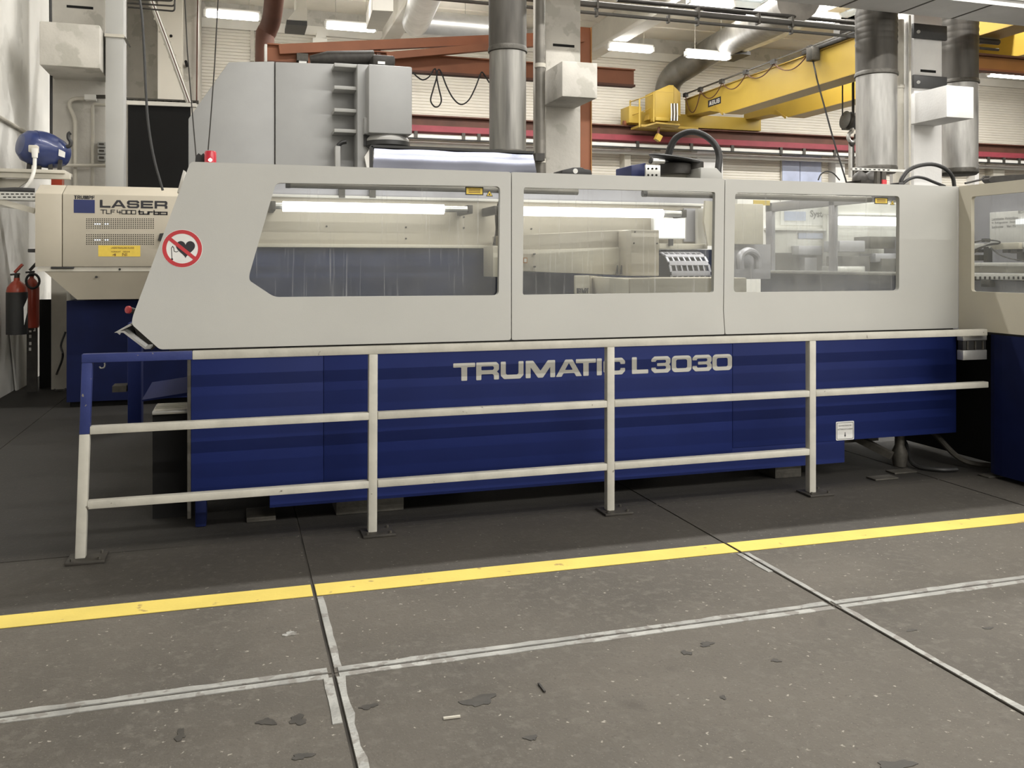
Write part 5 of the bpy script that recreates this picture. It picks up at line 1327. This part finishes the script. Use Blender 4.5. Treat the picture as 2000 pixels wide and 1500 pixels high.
mk('spindle_ring', MB().lathe([(0.31,0.0),(0.315,-0.06),(0.26,-0.10),(0.1,-0.12)], sc0-Vector((0,0,0.03)), (0,0,1), 30), M['black'], G)
for k in range(9):
    a = math.radians(-150+k*15); q = sc0+Vector((0.27*math.cos(a), 0.27*math.sin(a), -0.13))
    mk('tool_pin', MB().cyl(q, q-Vector((0,0,0.07)), 0.016, n=8), M['alu'], G)
mk('side_block', MB().pbox(711, 262, 724, 285, Yg-0.5, 0.25), M['black'], G)
mk('handle_bar', MB().pbox(655, 285, 665, 360, Yg-0.3, 0.12), M['grey_l'], G, 0.006)
mk('handle_grip', MB().tube(spline([P(660,285,Yg-0.25), P(667,279,Yg-0.25), P(676,277,Yg-0.25)], 4), 0.03, 8), M['black'], G)
mk('white_cover', MB().prism([P(717,330,Yg-0.55), P(712,306,Yg-0.55), P(724,288,Yg-0.55), P(727,308,Yg-0.55), P(727,330,Yg-0.55)], (0,0.05,0)), M['white'], G)
mk('top_motor', MB().tube([P(606,117,Yg+0.2), P(640,115,Yg+0.2), P(730,113,Yg+0.2)], [0.06,0.11,0.11], 14), M['dark'], G)
mk('top_gearbox', MB().pbox(728, 107, 772, 127, Yg-0.2, 0.5), M['dark'], G, 0.03)
mk('top_badge', MB().pbox(738, 120, 752, 125, Yg-0.205, 0.01), M['alu'], G)
# polished sheet hood behind the cutting machine
t = thing('sheet_hood', 'polished metal sheet hood between the grey machine tool and centre column', 'hood', P(890, 330, 8.6))
zz = pz(292, 890, 8.6)
a = P(727, 300, 8.6).x; b = P(1051, 300, 8.6).x
rows = []
for k in range(15):
    f = k/14; z = zz - f*0.26; d_ = f*0.26; y = 8.6 - (0.21*d_ - 0.60*d_*d_)
    rows.append((y, z, a+0.02-0.02*f, b-0.06+0.05*f))
rows.append((rows[-1][0], 0.85, a, b))
mb = MB(); mb.sm = True; vs = []; nx_c = 9
for (y, z, xa_, xb_) in rows:
    for j in range(nx_c): vs.append((xa_+(xb_-xa_)*j/(nx_c-1), y+0.012*math.sin(j*1.9), z))
fs = [(i*nx_c+j, i*nx_c+j+1, (i+1)*nx_c+j+1, (i+1)*nx_c+j) for i in range(len(rows)-1) for j in range(nx_c-1)]
n0 = len(vs); vs += [(x, y+0.02, z) for x, y, z in vs]; fs += [tuple(n0+i for i in reversed(f)) for f in fs]
mb.add(vs, fs); mk('face', mb, M['sheet'], t)
mk('top_edge', MB().box(a-0.01, b-0.05, 8.58, 8.68, zz-0.012, zz+0.012), M['black'], t)
mk('side_edge', MB().box(a-0.02, a+0.005, 8.58, 8.66, 0.9, zz), M['black'], t)
for x in (a+0.2, b-0.3):
    mk('stand_leg', MB().box(x-0.05, x+0.05, 8.7, 8.8, 0, zz-0.05), M['dark'], t)
one('pipe_clamp', MB().pbox(1046, 299, 1064, 314, 12.0, 0.2), M['dark'], 'dark pipe clamp at the foot of the slim downpipe', 'clamp')
# clutter seen above the right part of the hood
t = thing('tank_lid', 'pair of dark domed tank lids behind the hood under the zinc duct', 'tank', P(1692, 352, 9.9))
for px, r in ((1680, 0.105), (1702, 0.125)):
    mk('dome', MB().lathe([(r,0.0),(r*0.95,0.05),(r*0.7,0.10),(r*0.25,0.13),(0.02,0.14)], P(px, 354, 9.9), (0,0,1), 20), M['dark'], t)
    mk('stem', MB().cyl(P(px+2, 343, 9.9), P(px+2, 333, 9.9), 0.02, n=8), M['steel_dark'], t)
mk('body', MB().box(P(1672,352,9.9).x, P(1715,352,9.9).x, 9.8, 10.1, 0, P(1690,353,9.9).z), M['dark'], t)
t = thing('slotted_rail', 'thin slotted rail running behind the hood under the zinc duct', 'rail', P(1720, 332, 9.5))
za_ = pz(331, 1715, 9.5)
mk('rail', MB().box(P(1665,331,9.5).x, P(1780,331,9.5).x, 9.5, 9.54, za_-0.02, za_+0.012), M['alu'], t)
for k in range(8):
    px = 1670+k*9; mk('slot', MB().box(P(px,331,9.5).x, P(px+4,331,9.5).x, 9.497, 9.503, za_-0.010, za_+0.004), M['blackm'], t)
for px, w_ in ((1716, 6), (1727, 8)):
    mk('upright', MB().box(P(px-w_/2,340,9.5).x, P(px+w_/2,340,9.5).x, 9.5, 9.56, 0, za_-0.02), M['steel_dark'], t)
mk('red_marker', MB().pbox(1724, 351, 1732, 360, 9.48, 0.02), M['red'], t)
t = thing('dark_lifting_frame', 'dark lifting frame lying behind the hood at the right edge', 'frame', P(1960, 345, 8.0))
mk('frame', MB().prism([P(1930,350,8.0), P(1940,344,8.0), P(2040,338,8.0), P(2040,352,8.0), P(1935,356,8.0)], (0,0.1,0)), M['dark'], t)
mk('frame_arm', MB().tube([P(1885,358,8.0), P(1916,351,8.0), P(1922,345,8.0), P(1931,345,8.0)], 0.012, 6), M['dark'], t)
mk('frame_leg', MB().box(P(1950,350,8.0).x, P(1960,350,8.0).x, 8.1, 8.2, 0, P(1950,346,8.0).z), M['dark'], t)

# ================================================================== YELLOW BRIDGE CRANE
XG = 14.1; W_ = 0.55; zgb, zgt = 6.10, 6.93; Yn, Yf = 11.5, 26.1
K = thing('bridge_crane', 'yellow double-girder bridge crane running to the far wall', 'crane', (XG+1.2, 18.5, 6.1))
for x in (XG, XG+2.2):
    mb = MB().prism([(x, Yn, zgb), (x, 23.6, zgb), (x, 24.5, zgb+0.22), (x, Yf, zgb+0.30), (x, Yf, zgt), (x, Yn, zgt)], (W_, 0, 0))
    gd = mk('girder', mb, M['crane'], K)
    mk('bottom_flange', MB().box(x-0.03, x+W_+0.03, Yn, 23.6, zgb-0.025, zgb), M['crane_d'], gd)
    mk('top_flange', MB().box(x-0.04, x+W_+0.04, Yn, Yf, zgt, zgt+0.025), M['crane_d'], gd)
    mk('stiffener', MB().bar((x-0.02, 24.25, zgb+0.32), (x-0.02, 23.7, zgb-0.02), 0.03, 0.06), M['crane_d'], gd)
zc0 = zr+0.28
ec = mk('end_carriage', MB().box(P(1226,240,26.0).x, XG+2.8, 26.0, 26.5, zc0, zc0+0.42), M['crane'], K, 0.01)
mk('carriage_head', MB().box(P(1226,240,25.9).x, P(1250,240,25.9).x, 25.8, 26.45, zc0+0.02, zc0+0.55), M['crane'], ec, 0.01)
mk('buffer', MB().cyl(P(1226,240,26.0)+Vector((0,0.1,0)), P(1220,240,26.0)+Vector((0,0.1,0)), 0.09, n=14), M['orange'], ec)
mk('wheel', MB().cyl((P(1237,246,26.0).x,26.1,zc0+0.02), (P(1237,246,26.0).x,26.4,zc0+0.02), 0.1, n=16), M['dark'], ec)
# walkway platform, cabinet, railing
zpf = pz(240, 1300, 25.0)
wk = mk('walkway', MB().prism([P(1250,247,25.3), P(1282,238,25.0), P(1328,242,24.9), P(1322,250,25.3)], (0,0.0,-0.05)).box(P(1252,245,25.2).x, XG-0.02, 25.2, 25.95, zpf-0.12, zpf-0.05), M['crane_d'], K)
Ycb = 25.1
a = P(1279, 230, Ycb); b = P(1307, 230, Ycb); d_ = P(1330, 230, Ycb)
zcb, zct = pz(231, 1300, Ycb), pz(166, 1310, Ycb)
zq2 = pz(179, 1290, Ycb)
mk('steel_cabinet', MB().prism([(a.x,Ycb,zcb),(d_.x-0.25,Ycb,zcb),(d_.x-0.25,Ycb,zct),(b.x,Ycb,zct),(a.x,Ycb,zq2)], (0,0.7,0)), M['crane'], K, 0.015)
mk('cabinet_side', MB().prism([(d_.x-0.24,Ycb+0.02,zcb+0.1),(d_.x,Ycb+0.02,zcb+0.1),(d_.x,Ycb+0.02,zq2),(d_.x-0.12,Ycb+0.02,zq2+0.12),(d_.x-0.24,Ycb+0.02,zct-0.02)], (0,0.6,0)), M['crane_d'], K, 0.01)
mk('cabinet_seam', MB().box(a.x, d_.x-0.25, Ycb-0.006, Ycb, zq2-0.012, zq2), M['crane_d'], K)
mk('cabinet_foot', MB().pbox(1281, 229, 1309, 236, Ycb-0.1, 0.4), M['crane'], K, 0.02)
zr0 = pz(241, 1250, 25.2); hr = 0.95
rl = mk('walkway_railing', MB().tube([P(1231,199,25.9), P(1250,193,25.2), P(1275,184,25.2)], 0.018, 6), M['crane_d'], K)
for (x, y0_, y1_, YY) in ((1231,196,236,25.9), (1249,194,248,25.2), (1277,180,238,25.0), (1273,200,232,25.6)):
    mk('railing_post', MB().cyl(P(x, y1_, YY), P(x, y0_, YY), 0.028 if x != 1273 else 0.02, n=8), M['crane'], rl)
mk('railing_bar', MB().tube([P(1231,226,25.9), P(1250,220,25.5), P(1272,211,25.4)], 0.014, 6), M['crane_d'], rl)
mk('drive_motor', MB().prism([P(1265,234,25.5), P(1268,222,25.5), P(1274,218,25.5), P(1277,234,25.5)], (0,0.3,0)), M['crane_d'], K)
mk('anti_fall_bracket', MB().bar(P(1287,247,25.2), P(1285,262,25.2), 0.05, 0.06), M['brown'], K)
mk('limit_box', MB().bar(P(1281,266,25.15), P(1290,272,25.15), 0.15, 0.2), M['crane'], K)
# cable bundle beside the cabinet
for k in range(5):
    px = 1311+k*3; mk('hanging_cable', MB().tube([P(px,202,24.6), P(px+0.5,222,24.6), P(px,236,24.6)], 0.02, 6), M['dark'] if k % 2 else M['alu'], K)
# festoon rail and loops along the girder
fz = zgt+0.13; fx = XG-0.18
def fy(px): q = ray(px, 100); return fx*q.y/q.x
fr = mk('festoon_rail', MB().box(fx-0.02, fx+0.02, 14.0, fy(1338), fz-0.02, fz+0.02), M['steel_dark'], K)
ys = [fy(p_) for p_ in (1339, 1368, 1410, 1457, 1511, 1583)]
for k, y in enumerate(ys):
    mk('festoon_trolley', MB().box(fx-0.05, fx+0.05, y-0.09, y+0.09, fz-0.10, fz+0.03), M['dark'], fr)
    if k+1 < len(ys):
        y2 = ys[k+1]; sag = (0.60, 0.34, 0.30, 0.24, 0.33)[k]; lp = []
        for j in range(13):
            f = j/12; lp.append((fx, y+(y2-y)*f, fz-0.08-sag*(1-(2*f-1)**2)))
        mk('festoon_cable', MB().tube(lp, 0.016, 6), M['brown'], fr)
mk('pendant_box', MB().box(fx-0.12, fx+0.12, fy(1588)-0.12, fy(1588)+0.12, fz-0.38, fz-0.05), M['steel_dark'], K, 0.01)
mk('hoist_motor', MB().cyl((XG+0.15,18.6,zgt+0.42), (XG+1.2,18.2,zgt+0.42), 0.27, n=20), M['dark'], K)
mk('hoist_frame', MB().box(XG-0.1, XG+2.9, 15.2, 19.7, zgt+0.026, zgt+0.17), M['dark'], K, 0.02)
mk('hoist_gear', MB().box(XG+0.15, XG+1.3, 15.4, 16.9, zgt+0.2, zgt+0.6), M['dark'], K, 0.06)
# maker's plate
q0 = PX(1383, 209, XG-0.003); q1 = PX(1408, 192, XG-0.003)
yA = q0.y; yB = q1.y
zA = PX(1395, 206, XG).z; zB = PX(1395, 192.5, XG).z
# plate plane is X = XG, u runs towards the camera
pn = plate('maker_plate', [[(-yA, zA), (-yB, zA), (-yB, zB), (-yA, zB)]], 0.004, (XG-0.006, 0, 0), (0,-1,0), ZD, M['ink'], K)
word('ABUS', (XG-0.0075, yA-(yA-yB)*0.09, zA+(zB-zA)*0.2), (0,-1,0), (yA-yB)*0.82, (zB-zA)*0.6, M['signwhite'], pn)
# hook block
Yk = 19.3
HK = thing('crane_hook', 'dark hook block with two sheaves and sling, left of the zinc duct', 'hook', P(1661, 300, Yk))
c_ = P(1654, 235, Yk)
mk('sheave', MB().lathe([(0.20,-0.08),(0.235,-0.06),(0.20,0.0),(0.235,0.06),(0.20,0.08)], c_, (-1,0.05,0.15), 24), M['steel_dark'], HK)
c2_ = P(1672, 237, Yk+0.2)
mk('sheave', MB().lathe([(0.18,-0.08),(0.22,-0.06),(0.18,0.0),(0.22,0.06),(0.18,0.08)], c2_, (-1,0.05,0.15), 24), M['dark'], HK)
mk('block_body', MB().pbox(1655, 226, 1673, 252, Yk+0.02, 0.25), M['dark'], HK, 0.02)
hk = [P(1664,250,Yk), P(1664,256,Yk), P(1658,262,Yk), P(1657,270,Yk), P(1662,277,Yk), P(1669,275,Yk), P(1672,266,Yk)]
mk('hook', MB().tube(spline(hk, 5), [0.05]*11+[0.05]*(len(spline(hk,5))-16)+[0.045,0.04,0.03,0.02,0.01], 10), M['alu'], HK)
mk('shackle', MB().tube(spline([P(1658,262,Yk), P(1660,278,Yk), P(1664,284,Yk), P(1669,276,Yk), P(1671,262,Yk)], 5), 0.035, 8), M['dark'], HK)
mk('sling', MB().pbox(1661, 280, 1665, 346, Yk, 0.08), M['alu'], HK)
mk('sling', MB().pbox(1666, 280, 1669, 346, Yk, 0.08), M['steel_dark'], HK)
for px in (1645.5, 1665, 1667.5):
    top = P(px, 100, Yk); top.z = zgt+0.05
    bt = P(px, 226, Yk); top.x = bt.x
    mk('hoist_rope', MB().cyl(bt, top, 0.018, n=6), M['black'], HK)
one('pendant_cable', MB().tube(spline([(fx, fy(1588), fz-0.39), P(1593,142,18.9), P(1597,160,18.9), P(1612,215,18.8), P(1630,280,18.7), P(1652,352,18.6), P(1655,365,18.6)], 6), 0.022, 8), M['black'], 'black crane pendant cable hanging diagonally beside the hook', 'cable')

# ================================================================== LITTER ON THE FLOOR
a = PZ(866, 1405); b = PZ(899, 1401)
one('wood_splinter', MB().bar(a+Vector((0,0,0.004)), b+Vector((0,0,0.004)), 0.008, 0.006), M['conduit'], 'pale wood splinter lying on the floor near the front edge', 'splinter')
a = PZ(1052, 1337); b = PZ(1064, 1353)
one('dark_twig', MB().bar(a+Vector((0,0,0.004)), b+Vector((0,0,0.004)), 0.007, 0.006), M['dark'], 'short dark stick lying on the floor right of centre', 'stick')

# ================================================================== unseen cabinet added left of the frame to shade the left floor
t = thing('steel_cabinet', 'unseen grey cabinet added left of the railing to shade the floor', 'cabinet', (-2.0, 4.0, 0))
mk('body', MB().box(-2.58, -1.3, 3.2, 4.85, 0.08, 2.25), M['grey'], t, 0.01)
mk('plinth', MB().box(-2.55, -1.34, 3.24, 4.81, 0.0, 0.08), M['dark'], t)
for y in (3.22, 4.04):
    d = mk('door', MB().box(-1.302, -1.285, y, y+0.79, 0.12, 2.2), M['grey_l'], t, 0.004)
    mk('door_handle', MB().box(-1.287, -1.265, y+0.7, y+0.73, 1.05, 1.25), M['black'], d, 0.004)
